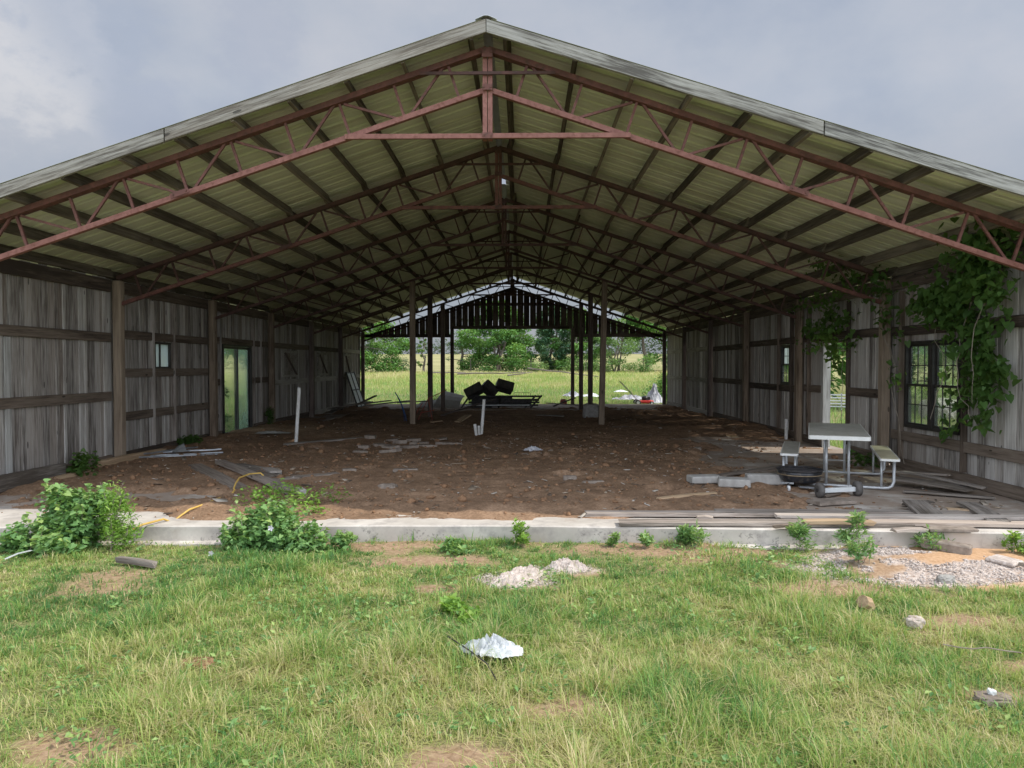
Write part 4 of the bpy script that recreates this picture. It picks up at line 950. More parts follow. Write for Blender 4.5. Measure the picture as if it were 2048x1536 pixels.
# rough meadow behind the barn and beside it
N = 95000
x = rng.uniform(-17, 20, N); y = 21.45 + (rng.random(N) ** 1.5) * 44; ok = (np.abs(x) < 8 + (y - 20) * 0.32) & ~((np.abs(x) < 6.3) & (y < 21.55))
x, y = x[ok], y[ok]
dry = fbm(x * 0.35, y * 0.35, 51)
tone = 0.30 + 0.9 * (dry - 0.45) + 0.012 * (y - 22) * (y > 34) + 0.13 * rng.normal(size=len(x))
tone = np.where(rng.random(len(x)) < 0.08, 0.9, tone)
ln = rng.uniform(0.07, 0.2, len(x)) * (1 + 0.03 * (y - 22)) * (0.6 + 0.8 * dry); wd = 0.008 + 0.0009 * (y - 20)
blades('meadow_grass', x, y, gz(x, y), ln, wd, tone, 12, 0.45)
N = 46000
sd = rng.random(N) < 0.5
x = np.where(sd, -6.5 - 22 * rng.random(N) ** 1.6, 6.5 + 20 * rng.random(N) ** 1.6); y = rng.uniform(-1, 34, N)
ok = ~((y > 21.4) & (np.abs(x) < 8 + (y - 20) * 0.32)); x, y = x[ok], y[ok]
tone = 0.33 + 0.8 * (fbm(x * 0.4, y * 0.4, 53) - 0.45) + 0.12 * rng.normal(size=len(x))
blades('side_grass', x, y, gz(x, y), rng.uniform(0.1, 0.28, len(x)), np.full(len(x), 0.014), tone, 13, 0.45)

# ------------------------------------------------------------------ weeds and bushes by the slab
shrub('leafy_bush', (-3.95, -1.18, gz(-3.95, -1.18).item()), [(-4.0, -1.1, 0.02, .26, .2, .2), (-4.22, -1.18, -.05, .22, .18, .14), (-3.78, -1.1, 0.03, .22, .2, .2), (-3.98, -1.0, .22, .24, .16, .12), (-3.72, -.98, .24, .2, .14, .11), (-4.1, -.95, .28, .14, .12, .1), (-4.38, -1.2, -.1, .12, .1, .08), (-3.9, -1.4, -.09, .3, .12, .09)],
      5200, 0.05, 'weed_leaf', 'large leafy green bush growing against the left end of the slab', 'bush', HEART, seed=3, shoots=34)
shrub('lime_bush', (-3.42, -1.2, gz(-3.42, -1.2).item()), [(-3.42, -1.16, .16, .15, .12, .17), (-3.36, -1.2, 0.0, .17, .14, .14), (-3.45, -1.1, .28, .09, .09, .1)],
      2300, 0.045, 'lime_leaf', 'pale yellow-green bush touching the large leafy bush', 'bush', LANCE, seed=4, droop=(-0.2, 1.1), shoots=10)
shrub('flowering_bush', (-1.98, -1.15, gz(-1.98, -1.15).item()), [(-2.1, -1.1, -.02, .3, .2, .18), (-1.8, -1.12, -.02, .28, .2, .17), (-2.28, -1.12, -.06, .18, .16, .12), (-1.6, -1.2, -.1, .2, .14, .08), (-1.98, -1.0, .12, .3, .16, .12)],
      4300, 0.043, 'weed_leaf', 'spreading green bush with a few pale flowers spilling over the slab edge', 'bush', HEART, seed=5, shoots=26)
fb = bpy.data.objects['flowering_bush']
for (fx, fy, fz) in ((-1.93, -1.28, 0.07), (-2.42, -1.42, -.13), (-2.02, -.9, .2), (-1.96, -.88, .23)):
    mb = MB()
    for k in range(5):
        a = 1.257 * k; mb.add([(fx, fy, fz), (fx + .022 * math.cos(a - .5), fy - .006, fz + .022 * math.sin(a - .5)), (fx + .03 * math.cos(a), fy - .012, fz + .03 * math.sin(a)), (fx + .022 * math.cos(a + .5), fy - .006, fz + .022 * math.sin(a + .5))], [(0, 1, 2, 3)])
    build(mb, 'flower', 'petal', fb)
shrub('sprawling_weed', (-2.1, -0.2, 0.03), [(-2.45, -.1, .16, .3, .18, .1), (-2.0, -.15, .14, .32, .2, .1), (-1.7, .05, .17, .2, .14, .09), (-2.3, .1, .2, .22, .14, .09), (-1.85, -.45, .08, .25, .15, .06)],
      900, 0.05, 'lime_leaf', 'thin straggly weed sprawling on the floor behind the flowering bush', 'weed', DIA, seed=6, stem_r=0.004)
WE = [((0.36, -1.03), .10, .24, 420, 'lime_leaf', DIA, 'bright green weed standing against the middle of the slab face'),
      ((1.97, -1.06), .17, .17, 700, 'weed_leaf', LANCE, 'round tufted weed against the slab below the long planks'),
      ((3.40, -1.14), .14, .34, 320, 'weed_leaf', LANCE, 'tall spiky weed rising in front of the slab left of the crushed stone'),
      ((2.95, -1.08), .13, .22, 420, 'weed_leaf', LANCE, 'feathery weed against the slab between the round tuft and the tall weed'),
      ((4.82, -1.16), .07, .2, 170, 'lime_leaf', DIA, 'narrow upright weed at the right end of the slab'),
      ((4.2, -1.08), .2, .1, 620, 'weed_leaf', LANCE, 'low grassy weed under the slab above the brown block'),
      ((1.52, -1.1), .08, .14, 170, 'weed_leaf', DIA, 'small weed on the bare soil right of the slab middle'),
      ((1.22, -1.04), .07, .1, 130, 'weed_leaf', DIA, 'tiny weed close to the slab left of the bare soil'),
      ((-1.32, -1.08), .14, .12, 330, 'weed_leaf', HEART, 'low broad-leaved weed just right of the flowering bush'),
      ((-0.2, -1.25), .2, .08, 380, 'weed_leaf', HEART, 'flat broad-leaved weed in the grass left of the bright green weed'),
      ((4.95, -1.2), .22, .09, 500, 'lime_leaf', LANCE, 'low patch of bright grassy weed right of the narrow upright weed'),
      ((-0.05, -2.9), .2, .07, 420, 'lime_leaf', HEART, 'low clump of broad leaves in the lawn below the stone patch'),
      ((3.3, -1.55), .16, .16, 420, 'weed_leaf', DIA, 'leafy weed at the left edge of the crushed stone')]
for i, ((x, y), r_, h, N, mt, tp, lb) in enumerate(WE):
    y -= 0.07 * (x > 2.5)
    z = gz(x, y).item()
    shrub('weed', (x, y, z), rclumps((x, y, z), r_ * .85, h * .85, 5, 60 + i, (0.4, 0.7), 0.9), int(N * 0.9), 0.042 if tp is not LANCE else 0.06, mt, lb, 'weed', tp, 'weeds along the slab', seed=40 + i, stem_r=0.003, droop=(-0.1, 1.1), shoots=7)
for (x, y, z, r_, h, N, lb) in ((-5.78, 2.2, 0.0, .32, .26, 700, 'dark green weed in the corner by the left wall near the front'), (-5.85, 5.6, 0.03, .2, .3, 380, 'dark weed at the foot of the left wall before the glass door'), (-5.8, 9.9, 0.03, .15, .55, 260, 'thin dark weed climbing the left wall just past the glass door'), (5.75, 3.5, 0.0, .3, .12, 260, 'low weed under the far end of the picnic table')):
    shrub('weed', (x, y, z), rclumps((x, y, z), r_, h, 5, int(y * 7), (0.4, 0.6), 0.9), N, 0.055, 'vine_leaf', lb, 'weed', HEART, 'weeds inside the barn', seed=int(y * 10), stem_r=0.003)

# ------------------------------------------------------------------ vines on the right wall
def vine(name, loc, paths, clumps, N, size, label, seed, mat='vine_leaf'):
    root = thing(name, loc, label, 'vine', 'vines on the right wall'); g = random.Random(seed); mb = MB()
    for p in paths:
        pts = []
        for a, b_ in zip(p, p[1:]): pts += wander(a, b_, 5, 0.05, g)[:-1]
        pts.append(Vector(p[-1])); mb.tube(pts, [0.007 * (1 - 0.6 * i / len(pts)) for i in range(len(pts))], 5)
    build(mb, 'stem', 'twig', root)
    P, tone = cloud(clumps, N, seed, 0.15)
    P[:, 1] += 0.12 * rng.normal(size=N); P[:, 2] += 0.12 * rng.normal(size=N)
    ok = (P[:, 0] < 6.04) & (vnoise(P[:, 1] * 6, P[:, 2] * 6, seed) > 0.28)
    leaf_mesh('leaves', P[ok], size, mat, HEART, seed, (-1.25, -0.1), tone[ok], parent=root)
vine('climbing_vine', (5.95, 1.3, 0.0), [[(5.98, 1.55, 1.95), (5.95, 1.5, 2.4), (5.85, 1.1, 2.9)], [(5.95, 1.0, 2.8), (5.8, 1.2, 2.0), (5.75, 1.2, 1.3), (5.8, 1.0, 0.9)], [(5.9, 2.2, 2.5), (5.8, 1.9, 2.2), (5.8, 1.5, 1.4)], [(5.85, .6, 2.6), (5.7, .8, 2.0), (5.75, .9, 1.1)], [(5.9, 1.4, 2.8), (5.6, .9, 3.0)], [(5.8, 1.6, 1.4), (5.7, 1.7, .85)]],
     [(5.8, 1.0, 2.72, .24, .55, .26), (5.78, 1.5, 2.35, .26, .55, .28), (5.8, 2.05, 2.42, .18, .35, .2), (5.84, 1.0, 2.1, .18, .5, .28), (5.86, 1.7, 2.1, .12, .3, .16), (5.88, 1.0, 1.7, .13, .40, .26), (5.88, .95, 1.35, .13, .42, .26), (5.9, 1.25, 1.15, .1, .22, .18), (5.86, .7, 1.5, .13, .25, .2), (5.88, .95, 1.0, .1, .25, .14), (5.92, 1.75, .8, .06, .12, .1), (5.7, .55, 2.5, .25, .35, .25), (5.75, .6, 2.95, .3, .4, .14), (5.6, .9, 3.0, .3, .3, .12), (5.9, 1.6, 1.25, .06, .1, .12)],
     2500, 0.09, 'large climbing vine hanging over the double window on the right wall', 71)
vine('climbing_vine', (5.9, 4.0, 0.0), [[(6.0, 2.9, 0.1), (5.95, 3.2, 1.2), (5.95, 3.3, 2.0), (5.9, 3.6, 2.9)], [(5.9, 3.2, 2.7), (5.8, 4.2, 3.0), (5.85, 5.8, 2.9)], [(5.9, 3.4, 2.2), (5.88, 2.95, 1.5), (5.9, 3.0, 1.2)], [(5.8, 4.0, 3.0), (5.2, 4.0, 3.25)]],
     [(5.8, 3.4, 2.75, .2, .6, .22), (5.7, 4.2, 2.95, .25, .5, .15), (5.8, 5.0, 2.75, .18, .5, .16), (5.85, 5.9, 2.7, .12, .7, .14), (5.2, 3.9, 3.2, .3, .35, .08), (5.85, 3.2, 2.3, .12, .3, .18), (5.88, 2.95, 1.45, .1, .16, .2), (5.9, 3.05, 2.05, .1, .25, .12), (5.9, 7.2, 2.75, .08, .8, .1)],
     520, 0.08, 'dark sparse vine running under the eave along the right wall', 72)
vine('climbing_vine', (5.9, 5.6, 0.0), [[(5.95, 5.9, 2.7), (5.85, 5.6, 2.1), (5.85, 5.2, 1.8)], [(5.9, 6.3, 2.5), (5.9, 6.2, 2.0), (5.85, 5.6, 2.05)], [(6.0, 4.9, 0.3), (6.05, 5.15, 1.0), (6.0, 4.95, 2.0)]],
     [(5.85, 5.5, 2.1, .15, .4, .15), (5.88, 6.2, 2.1, .1, .3, .18), (5.85, 5.1, 1.95, .14, .26, .16), (6.0, 4.7, 1.95, .04, .4, .08), (5.9, 4.9, 2.4, .1, .5, .15), (5.95, 5.6, 2.4, .1, .6, .2), (5.86, 5.0, 1.7, .1, .14, .12)],
     480, 0.085, 'vine trailing across the top of the open doorway', 73)

# ------------------------------------------------------------------ picnic table (one thing, seats joined by the steel frame)
pt = thing('picnic_table', (4.57, 1.9, 0.0), 'grey-topped folding picnic table with bent steel legs and two bench seats', 'picnic table')
A_ = R(-21.5)
def T2(u, v, z): return Vector((4.57 + u * math.cos(A_) - v * math.sin(A_), 1.9 + u * math.sin(A_) + v * math.cos(A_), z))
def rounded(u0, u1, v0, v1, r):
    o = []
    for (cu, cv, a0) in ((u1 - r, v0 + r, -90), (u1 - r, v1 - r, 0), (u0 + r, v1 - r, 90), (u0 + r, v0 + r, 180)):
        for k in range(4):
            a = R(a0 + 30 * k); o.append((cu + r * math.cos(a), cv + r * math.sin(a)))
    return o
def slab2(name, u0, u1, v0, v1, z0, z1, mat, edge=None):
    pts = rounded(u0, u1, v0, v1, 0.03); mb = MB()
    q = [tuple(T2(u, v, 0))[:2] for u, v in pts]
    mb.prism(q, z0, z1 - 0.004); ob = build(mb, name, edge or mat, pt)
    if edge:
        q2 = [tuple(T2(u, v, 0))[:2] for u, v in rounded(u0 + .012, u1 - .012, v0 + .012, v1 - .012, 0.026)]
        mb = MB(); mb.prism(q2, z1 - 0.0035, z1); build(mb, name + '_face', mat, ob)
    return ob
slab2('tabletop', -.345, .345, -1.1, .98, 0.66, 0.71, 'table_laminate', 'table_edge')
tag(slab2('bench_seat', -.68, -.46, -.72, .9, 0.40, 0.43, 'table_laminate', 'table_edge'), 'grey bench seat')
tag(slab2('bench_seat', .46, .68, -.84, .76, 0.40, 0.43, 'bench_sunlit', 'table_edge'), 'bench seat with sunlight painted in yellow')  # sunlight on this seat is put into its yellower colour
for v in (-0.55, 0.72):
    mb = MB()
    cr = [(-.64, .40), (-.64, .12), (-.62, .06), (-.58, .035), (-.52, .03), (.52, .03), (.58, .035), (.62, .06), (.64, .12), (.64, .40)]
    mb.tube([T2(u, v, z) for u, z in cr], 0.019, 8)
    build(mb, 'leg_frame', 'steel_tube', pt, smooth=True)
    for u in (-.13, .13):
        mb = MB(); mb.tube([T2(u, v, .035), T2(u, v, .66)], 0.018, 8); build(mb, 'table_leg', 'steel_tube', pt, smooth=True)
    for u in (-.50, .50):
        mb = MB(); mb.tube([T2(u, v, .035), T2(u, v, .40)], 0.015, 8); build(mb, 'seat_leg', 'steel_tube', pt, smooth=True)
mb = MB(); mb.tube([T2(-.13, .71, .5), T2(.13, .71, .5)], 0.008, 6); mb.tube([T2(-.13, .71, .2), T2(.13, .71, .2)], 0.008, 6); build(mb, 'cross_bar', 'steel_tube', pt)

# charcoal grill lying by the table and a loose axle with its wheels
gr = thing('round_grill', (3.86, 1.30, 0.0), 'low round black grill bowl on small casters beside the picnic table', 'grill')
mb = MB(); mb.lathe([(.02, .075), (.17, .08), (.235, .12), (.26, .19), (.268, .245), (.256, .245), (.24, .18), (.16, .12), (.02, .115)], (3.86, 1.30, 0.0), 32); build(mb, 'bowl', 'black_enamel', gr, smooth=True)
mb = MB(); mb.tube([(3.86 + .268 * math.cos(a * math.pi / 16), 1.30 + .268 * math.sin(a * math.pi / 16), .25) for a in range(33)], .012, 6); build(mb, 'rim', 'dark_iron', gr, smooth=True)
mb = MB(); mb.tube([(3.86 + .262 * math.cos(a * math.pi / 16), 1.30 + .262 * math.sin(a * math.pi / 16), .195) for a in range(33)], .007, 5); build(mb, 'band', 'tan_trim', gr, smooth=True)
mb = MB()
for k in range(-5, 6):
    hh = math.sqrt(.24 ** 2 - (k * .042) ** 2); mb.tube([(3.86 - hh, 1.30 + k * .042, .235), (3.86 + hh, 1.30 + k * .042, .235)], .004, 4)
build(mb, 'grate', 'dark_iron', gr)
for (x, y, mt) in ((3.66, 1.13, 'white_plastic'), (4.05, 1.12, 'black_plastic'), (3.86, 1.53, 'black_plastic')):
    mb = MB(); mb.lathe([(0.008, -.012), (.034, -.014), (.037, 0), (.034, .014), (0.008, .012)], (x, y, .037), 14, 'X'); c_ = build(mb, 'caster', mt, gr, smooth=True)
    mb = MB(); mb.tube([(x, y, .05), (x, y, .10)], .012, 6); build(mb, 'caster_stem', 'dark_iron', gr)
mb = MB(); mb.bar((3.58, 1.18, .10), (3.72, 1.12, .10), .02, .02); mb.bar((3.76, 1.05, .07), (4.02, 1.06, .05), .05, .02); build(mb, 'tray_arm', 'aluminium', gr)
wa = thing('wheel_axle', (4.1, .74, 0.0), 'white axle bar between two worn grey wheels on the floor', 'axle')
mb = MB(); mb.bar((3.90, .69, .085), (4.32, .80, .085), .05, .055); build(mb, 'axle_bar', 'white_frame', wa, bevel=0.006)
for (x, y) in ((3.86, .68), (4.36, .81)):
    mb = MB(); mb.lathe([(.02, -.03), (.05, -.035), (.085, -.03), (.09, 0), (.085, .03), (.05, .035), (.02, .03), (.02, -.03)], (x, y, .09), 20, 'X'); wl = build(mb, 'wheel', 'worn_rubber', wa, smooth=True)
    mb = MB(); mb.lathe([(.002, -.037), (.022, -.038), (.022, .038), (.002, .037)], (x, y, .09), 10, 'X'); build(mb, 'hub', 'dark_iron', wl)

# ------------------------------------------------------------------ planks, blocks and stones
def plank(name, p0, p1, w, h, mat, label, cat='plank', group=None, jit=0.02, up=(0, 0, 1), warp=0.01):
    p0 = Vector(p0); p1 = Vector(p1); X_ = (p1 - p0); L_ = X_.length; X_.normalize(); Yv = Vector(up).cross(X_).normalized(); Zv = X_.cross(Yv)
    n_ = max(2, int(L_ / 0.25)); vs = []; gl = []; c1, c2 = rnd.uniform(-warp, warp), rnd.uniform(-warp, warp)
    for i in range(n_ + 1):
        t_ = i / n_; o = p0.lerp(p1, t_) + Yv * c1 * math.sin(t_ * 3.1) + Zv * abs(c2) * math.sin(t_ * 3.1)
        for (a, b_) in ((-1, -1), (1, -1), (1, 1), (-1, 1)):
            e_ = rnd.uniform(-jit, jit) if i in (0, n_) else 0
            ww = w * (1 + rnd.uniform(-.03, .03))
            vs.append(o + Yv * a * ww / 2 + Zv * b_ * h / 2 + X_ * e_); gl.append((t_ * L_, a * w / 2, b_ * h / 2))
    fs = [(3, 2, 1, 0), tuple(4 * n_ + k for k in range(4))] + [(4 * i + k, 4 * i + (k + 1) % 4, 4 * i + 4 + (k + 1) % 4, 4 * i + 4 + k) for i in range(n_) for k in range(4)]
    return one(MB().add(vs, fs, gl), name, mat, label, cat, group)
SP_ = 'loose planks on the slab'
plank('plank', (1.02, -.40, .03), (4.55, -.46, .03), .15, .035, 'plank_wood', 'longest pale weathered plank lying along the slab edge, nearer the earth', group=SP_)
plank('plank', (1.32, -.80, .024), (4.1, -.82, .02), .19, .032, 'plank_wood', 'broad pale plank along the slab front, lower of the two long ones', group=SP_)
plank('plank', (2.4, -.22, .02), (5.7, -.30, .02), .14, .03, 'grey_board', 'dark grey plank behind the two long pale planks', group=SP_)
plank('plank', (2.9, -.60, .055), (5.4, -.64, .05), .12, .03, 'plank_wood', 'narrow pale plank resting across the long ones at the right', group=SP_)
plank('plank', (3.08, -.86, .052), (3.72, -.90, .05), .13, .03, 'tan_lumber', 'short tan board lying on the broad front plank', group=SP_)
plank('plank', (3.75, -.78, .03), (5.6, -.90, .03), .17, .03, 'plank_wood', 'split orange-grey plank at the right end of the slab', group=SP_)
plank('plank', (4.6, .0, .09), (4.45, -.62, .05), .24, .025, 'grey_board', 'short wide dark board tilted towards the lawn', group=SP_)
plank('plank', (5.22, .12, .05), (4.98, -.80, .04), .20, .03, 'grey_board', 'dark board lying lengthwise near the right wall', group=SP_)
plank('plank', (1.88, .26, .06), (2.62, .62, .06), .06, .03, 'tan_lumber', 'thin narrow strip of wood lying on the earth', group=SP_)
plank('plank', (3.6, .22, .03), (4.05, .34, .03), .22, .035, 'stone', 'flat slate-like slab under the loose wheels', 'slab piece')
plank('plank', (5.2, 1.6, .10), (5.75, .9, .06), .30, .02, 'grey_board', 'broken brown board leaning on the heap by the right wall', group=SP_)
for (p, q, lb) in (((5.3, 2.5, .06), (5.95, 1.7, .12), 'upper splintered slat in the heap by the right wall'), ((5.0, 1.0, .03), (5.8, .55, .03), 'lower flat slat in the heap by the right wall'), ((5.5, 2.0, .12), (5.85, .8, .10), 'long crooked slat in the heap against the right wall')):
    plank('slat', p, q, .09, .022, 'grey_board', lb, 'slat', 'slats heaped by the right wall')
plank('plank', (2.9, 1.9, .06), (4.3, 2.75, .1), .1, .03, 'grey_board', 'brown plank running back between the blocks and the table', group=SP_)
for (x, y, L_, a, w_, mt, lb) in ((3.95, -1.12, .3, 4, .1, 'plank_wood', 'short broken chip at the edge of the slab left of the square paving stone'), (4.36, -1.08, .42, -6, .14, 'stone', 'flat pale stone flake on the slab edge at the right'), (2.85, -.98, .22, 8, .06, 'plank_wood', 'small pale splinter in front of the broad front plank'), (3.3, -.5, .5, 12, .07, 'tan_lumber', 'orange splinter lying among the long planks'), (2.2, -.60, .16, -20, .09, 'plank_wood', 'little pale chip between the two long planks'), (4.2, -.3, .55, -9, .09, 'grey_board', 'dark splinter behind the narrow pale plank'), (4.0, .75, .32, 35, .12, 'grey_board', 'brown scrap of board right of the loose wheels'), (4.75, .2, .4, 20, .07, 'grey_board', 'dark lath near the tilted short board'), (5.0, -.2, .3, -35, .08, 'tan_lumber', 'tan offcut beside the board along the right wall')):
    dx, dy = math.cos(R(a)) * L_ / 2, math.sin(R(a)) * L_ / 2
    plank('splinter', (x - dx, y - dy, .03), (x + dx, y + dy, .035), w_, .022, mt, lb, 'splinter', 'broken scraps on the slab')
LP = 'weathered boards on the earth at the left'
plank('weathered_board', (-4.55, 2.95, .06), (-3.1, .95, .06), .19, .04, 'grey_board', 'long grey board at the left of the fallen pile', 'board', LP)
plank('weathered_board', (-4.2, 3.0, .11), (-2.25, .42, .10), .13, .05, 'grey_board', 'longest grey beam of the pile, crossing under the yellow cord', 'board', LP)
plank('weathered_board', (-3.95, 3.0, .06), (-3.25, 2.35, .06), .22, .03, 'grey_board', 'short wide board at the back of the fallen pile', 'board', LP)
plank('weathered_board', (-3.45, 2.75, .05), (-3.0, 2.0, .10), .16, .03, 'grey_board', 'short board pointing right in the fallen pile', 'board', LP)
plank('weathered_board', (-2.95, 1.55, .05), (-2.2, 2.2, .05), .16, .03, 'grey_board', 'flat grey board right of the fallen pile', 'board', LP)
plank('weathered_board', (-3.6, 2.35, .07), (-2.95, 1.75, .08), .17, .03, 'grey_board', 'middle short board overlapped by the longest beam', 'board', LP)
plank('timber', (-5.88, 2.75, .075), (-5.72, 4.35, .075), .10, .15, 'tan_lumber', 'yellow-brown timber lying along the foot of the left wall', 'timber', 'timbers by the left wall')
plank('timber', (-5.78, 1.55, .04), (-5.72, 2.25, .05), .12, .09, 'tan_lumber', 'short brown timber below the weed in the left corner', 'timber', 'timbers by the left wall')
plank('timber', (-6.0, -.2, .12), (-5.93, 2.0, .12), .06, .2, 'grey_board', 'dark grey plank on edge along the front of the left wall', 'timber', 'timbers by the left wall')
plank('tan_board', (-4.1, 5.75, .07), (-2.9, 7.0, .07), .14, .03, 'grey_board', 'brown board half buried behind the tall leaning pipe', 'board')
# bundle of aluminium trim
at_ = thing('aluminium_trim', (-5.3, 3.95, 0.03), 'bundle of bent silver aluminium strips on the earth by the left wall', 'metal strips')
for i, (p, q) in enumerate((((-5.85, 3.75), (-4.72, 4.18)), ((-5.8, 3.9), (-4.68, 4.3)), ((-5.75, 3.62), (-4.9, 3.8)), ((-5.6, 4.1), (-4.75, 4.4)), ((-5.85, 3.6), (-5.2, 4.5)))):
    mb = MB(); z = .05 + .022 * i
    mb.tube(wander((*p, z), (*q, z + .02), 4, .03, rnd), .016, 4); build(mb, 'strip', 'aluminium', at_)
mb = MB(); mb.add([(-5.42, 4.0, .12), (-5.2, 4.1, .13), (-5.28, 4.16, .26), (-5.36, 4.12, .22)], [(0, 1, 2, 3)]); mb.add([(-5.42, 4.0, .12), (-5.36, 4.12, .22), (-5.5, 4.2, .12)], [(0, 1, 2)]); build(mb, 'crumpled_sheet', 'aluminium', at_)

def rock(name, c, sz, mat, label, cat, group=None, seed=0, sub=3, rough=0.26, rz=0.0):
    import bmesh
    g = np.random.default_rng(seed); bm = bmesh.new(); bmesh.ops.create_icosphere(bm, subdivisions=sub, radius=0.5)
    vs = np.array([v.co[:] for v in bm.verts]); fs = [tuple(v.index for v in f.verts) for f in bm.faces]; bm.free()
    vs = np.sign(vs) * np.abs(vs * 2) ** 0.62 * 0.5
    o = g.uniform(0, 50, 3); nz = fbm(vs[:, 0] * 3 + o[0] + vs[:, 2] * 2, vs[:, 1] * 3 + o[1], seed) - 0.5
    nz = nz + 0.5 * (vnoise(vs[:, 0] * 9 + o[2], vs[:, 1] * 9 + vs[:, 2] * 7, seed + 3) - 0.5)
    vs = vs * (1 + rough * 2 * nz[:, None]) * np.array(sz)
    x, y = vs[:, 0] * math.cos(rz) - vs[:, 1] * math.sin(rz), vs[:, 0] * math.sin(rz) + vs[:, 1] * math.cos(rz)
    vs = np.stack([x, y, vs[:, 2]], -1) + np.array(c)
    return one(MB().add(vs.tolist(), fs), name, mat, label, cat, group)
def block(c, sz, rz, label, mat='block_concrete', tilt=(0, 0), name='concrete_block', cat='block', group='concrete blocks on the earth'):
    mb = MB(); nxx, nyy = 5, 4; vs = []; M = Euler((tilt[0], tilt[1], rz)).to_matrix()
    mb.box(c, sz, rz, tilt)
    ob = one(mb, name, mat, label, cat, group, bevel=0.012)
    return ob
block((2.68, 1.36, .115), (.40, .22, .09), R(8), 'grey paving block farthest left of the three by the table')
block((2.99, 1.14, .11), (.38, .24, .10), R(-12), 'grey-brown paving block in the middle of the three, nearest the lawn')
block((3.46, 1.42, .105), (.46, .16, .13), R(-4), 'long pale concrete block beside the round grill')
block((-2.1, 2.45, .06), (.2, .15, .05), R(15), 'small flat pale block behind the fallen boards', 'stone')
block((-1.3, 2.48, .055), (.36, .12, .05), R(4), 'long thin pale block in the middle of the earth', 'stone')
block((-2.3, .62, .07), (.22, .2, .07), R(30), 'grey block half hidden by the straggly weed')
block((1.0, 1.72, .06), (.18, .1, .08), R(0), 'small block beside the dark hole in the earth', 'stone')
block((1.28, 1.42, .06), (.28, .08, .04), R(14), 'narrow pale brick right of the small block', 'stone')
block((4.22, -1.24, gz(4.22, -1.24).item() + .045), (.40, .15, .09), R(-38), 'brown stone block at the top of the crushed stone', 'stone', (0, .06), 'stone_block', 'block', None)
block((4.50, -1.62, gz(4.50, -1.62).item() + .02), (.22, .22, .035), R(35), 'flat square paving stone on the orange sand', 'pale_stone', (.06, 0), 'paving_stone', 'paving stone', None)
rock('loose_stone', (-1.29, 1.04, .05), (.22, .14, .1), 'stone', 'pale rough stone near the front of the earth', 'stone', 'stones on the barn earth', 11)
RB = [(-2.43, 4.62, .3, .14), (-2.27, 5.55, .34, .2), (-1.97, 5.99, .3, .18), (-1.56, 5.82, .42, .16), (-1.29, 6.75, .34, .14), (-2.74, 6.92, .3, .2), (-1.92, 4.63, .42, .2), (-2.0, 5.2, .36, .22), (-1.7, 5.3, .5, .16), (-1.4, 5.4, .5, .14), (-2.5, 5.2, .26, .18), (-1.05, 5.95, .6, .1), (-1.8, 6.5, .3, .15), (-2.2, 6.4, .3, .14)]
rbl = ['frontmost left flat stone of the central rubble', 'tilted stone left in the central rubble', 'upper middle stone of the central rubble', 'broad flat stone right of centre in the rubble', 'farthest right stone of the central rubble', 'farthest left stone behind the rubble', 'front middle slab of the central rubble', 'stone at the heart of the rubble patch', 'long flat stone in the rubble front', 'long right-hand stone of the rubble', 'small stone at the left of the rubble', 'long thin strip of stone right of the rubble', 'small back stone of the rubble, right', 'small back stone of the rubble, left']
def slabstone(x, y, a, b_, lb, seed):
    g = random.Random(seed); k = 7; rz = g.uniform(-.5, .5); z = max(earth(np.array([x]), np.array([y]))[0], 0) + .012; tx, ty = g.uniform(-.12, .12), g.uniform(-.1, .1)
    ring = []
    for i in range(k):
        t_ = 6.283 * (i + g.uniform(-.3, .3)) / k; r_ = g.uniform(.78, 1.1); u, v = a / 2 * r_ * math.cos(t_), b_ / 2 * r_ * math.sin(t_)
        ring.append((x + u * math.cos(rz) - v * math.sin(rz), y + u * math.sin(rz) + v * math.cos(rz), z + u * tx + v * ty))
    h = g.uniform(.025, .045); vs = [(p[0], p[1], p[2] - .03) for p in ring] + [(p[0] * .97 + x * .03, p[1] * .97 + y * .03, p[2] + h + g.uniform(-.006, .006)) for p in ring] + [(x, y, z + h + g.uniform(-.004, .008))]
    fs = [(i, (i + 1) % k, k + (i + 1) % k, k + i) for i in range(k)] + [(k + i, k + (i + 1) % k, 2 * k) for i in range(k)]
    return one(MB().add(vs, fs), 'rubble_stone', 'stone', lb, 'stone', 'flat stones in the rubble patch')
for i, ((x, y, a, b_), lb) in enumerate(zip(RB, rbl)):
    slabstone(x, y, a, b_, lb, 100 + i)
for (x, y, s_, lb) in ((-2.9, 1.55, .1, 'small stone left of the pale rough stone'), (-0.31, 3.09, .16, 'dark lump of earth in the middle of the floor'), (-.21, 2.08, .14, 'black lump of earth nearer the lawn'), (2.74, 9.77, .5, 'flat pale slab fragment near the right interior post'), (3.53, 5.26, .14, 'small pale stone towards the right wall'), (.42, 4.3, .12, 'small stone by the torn plastic scrap')):
    rock('loose_stone', (x, y, .05), (s_, s_ * .7, s_ * .5 if s_ < .3 else .05), 'clay' if 'lump' in lb else 'stone', lb, 'stone', 'stones on the barn earth', int(s_ * 977))
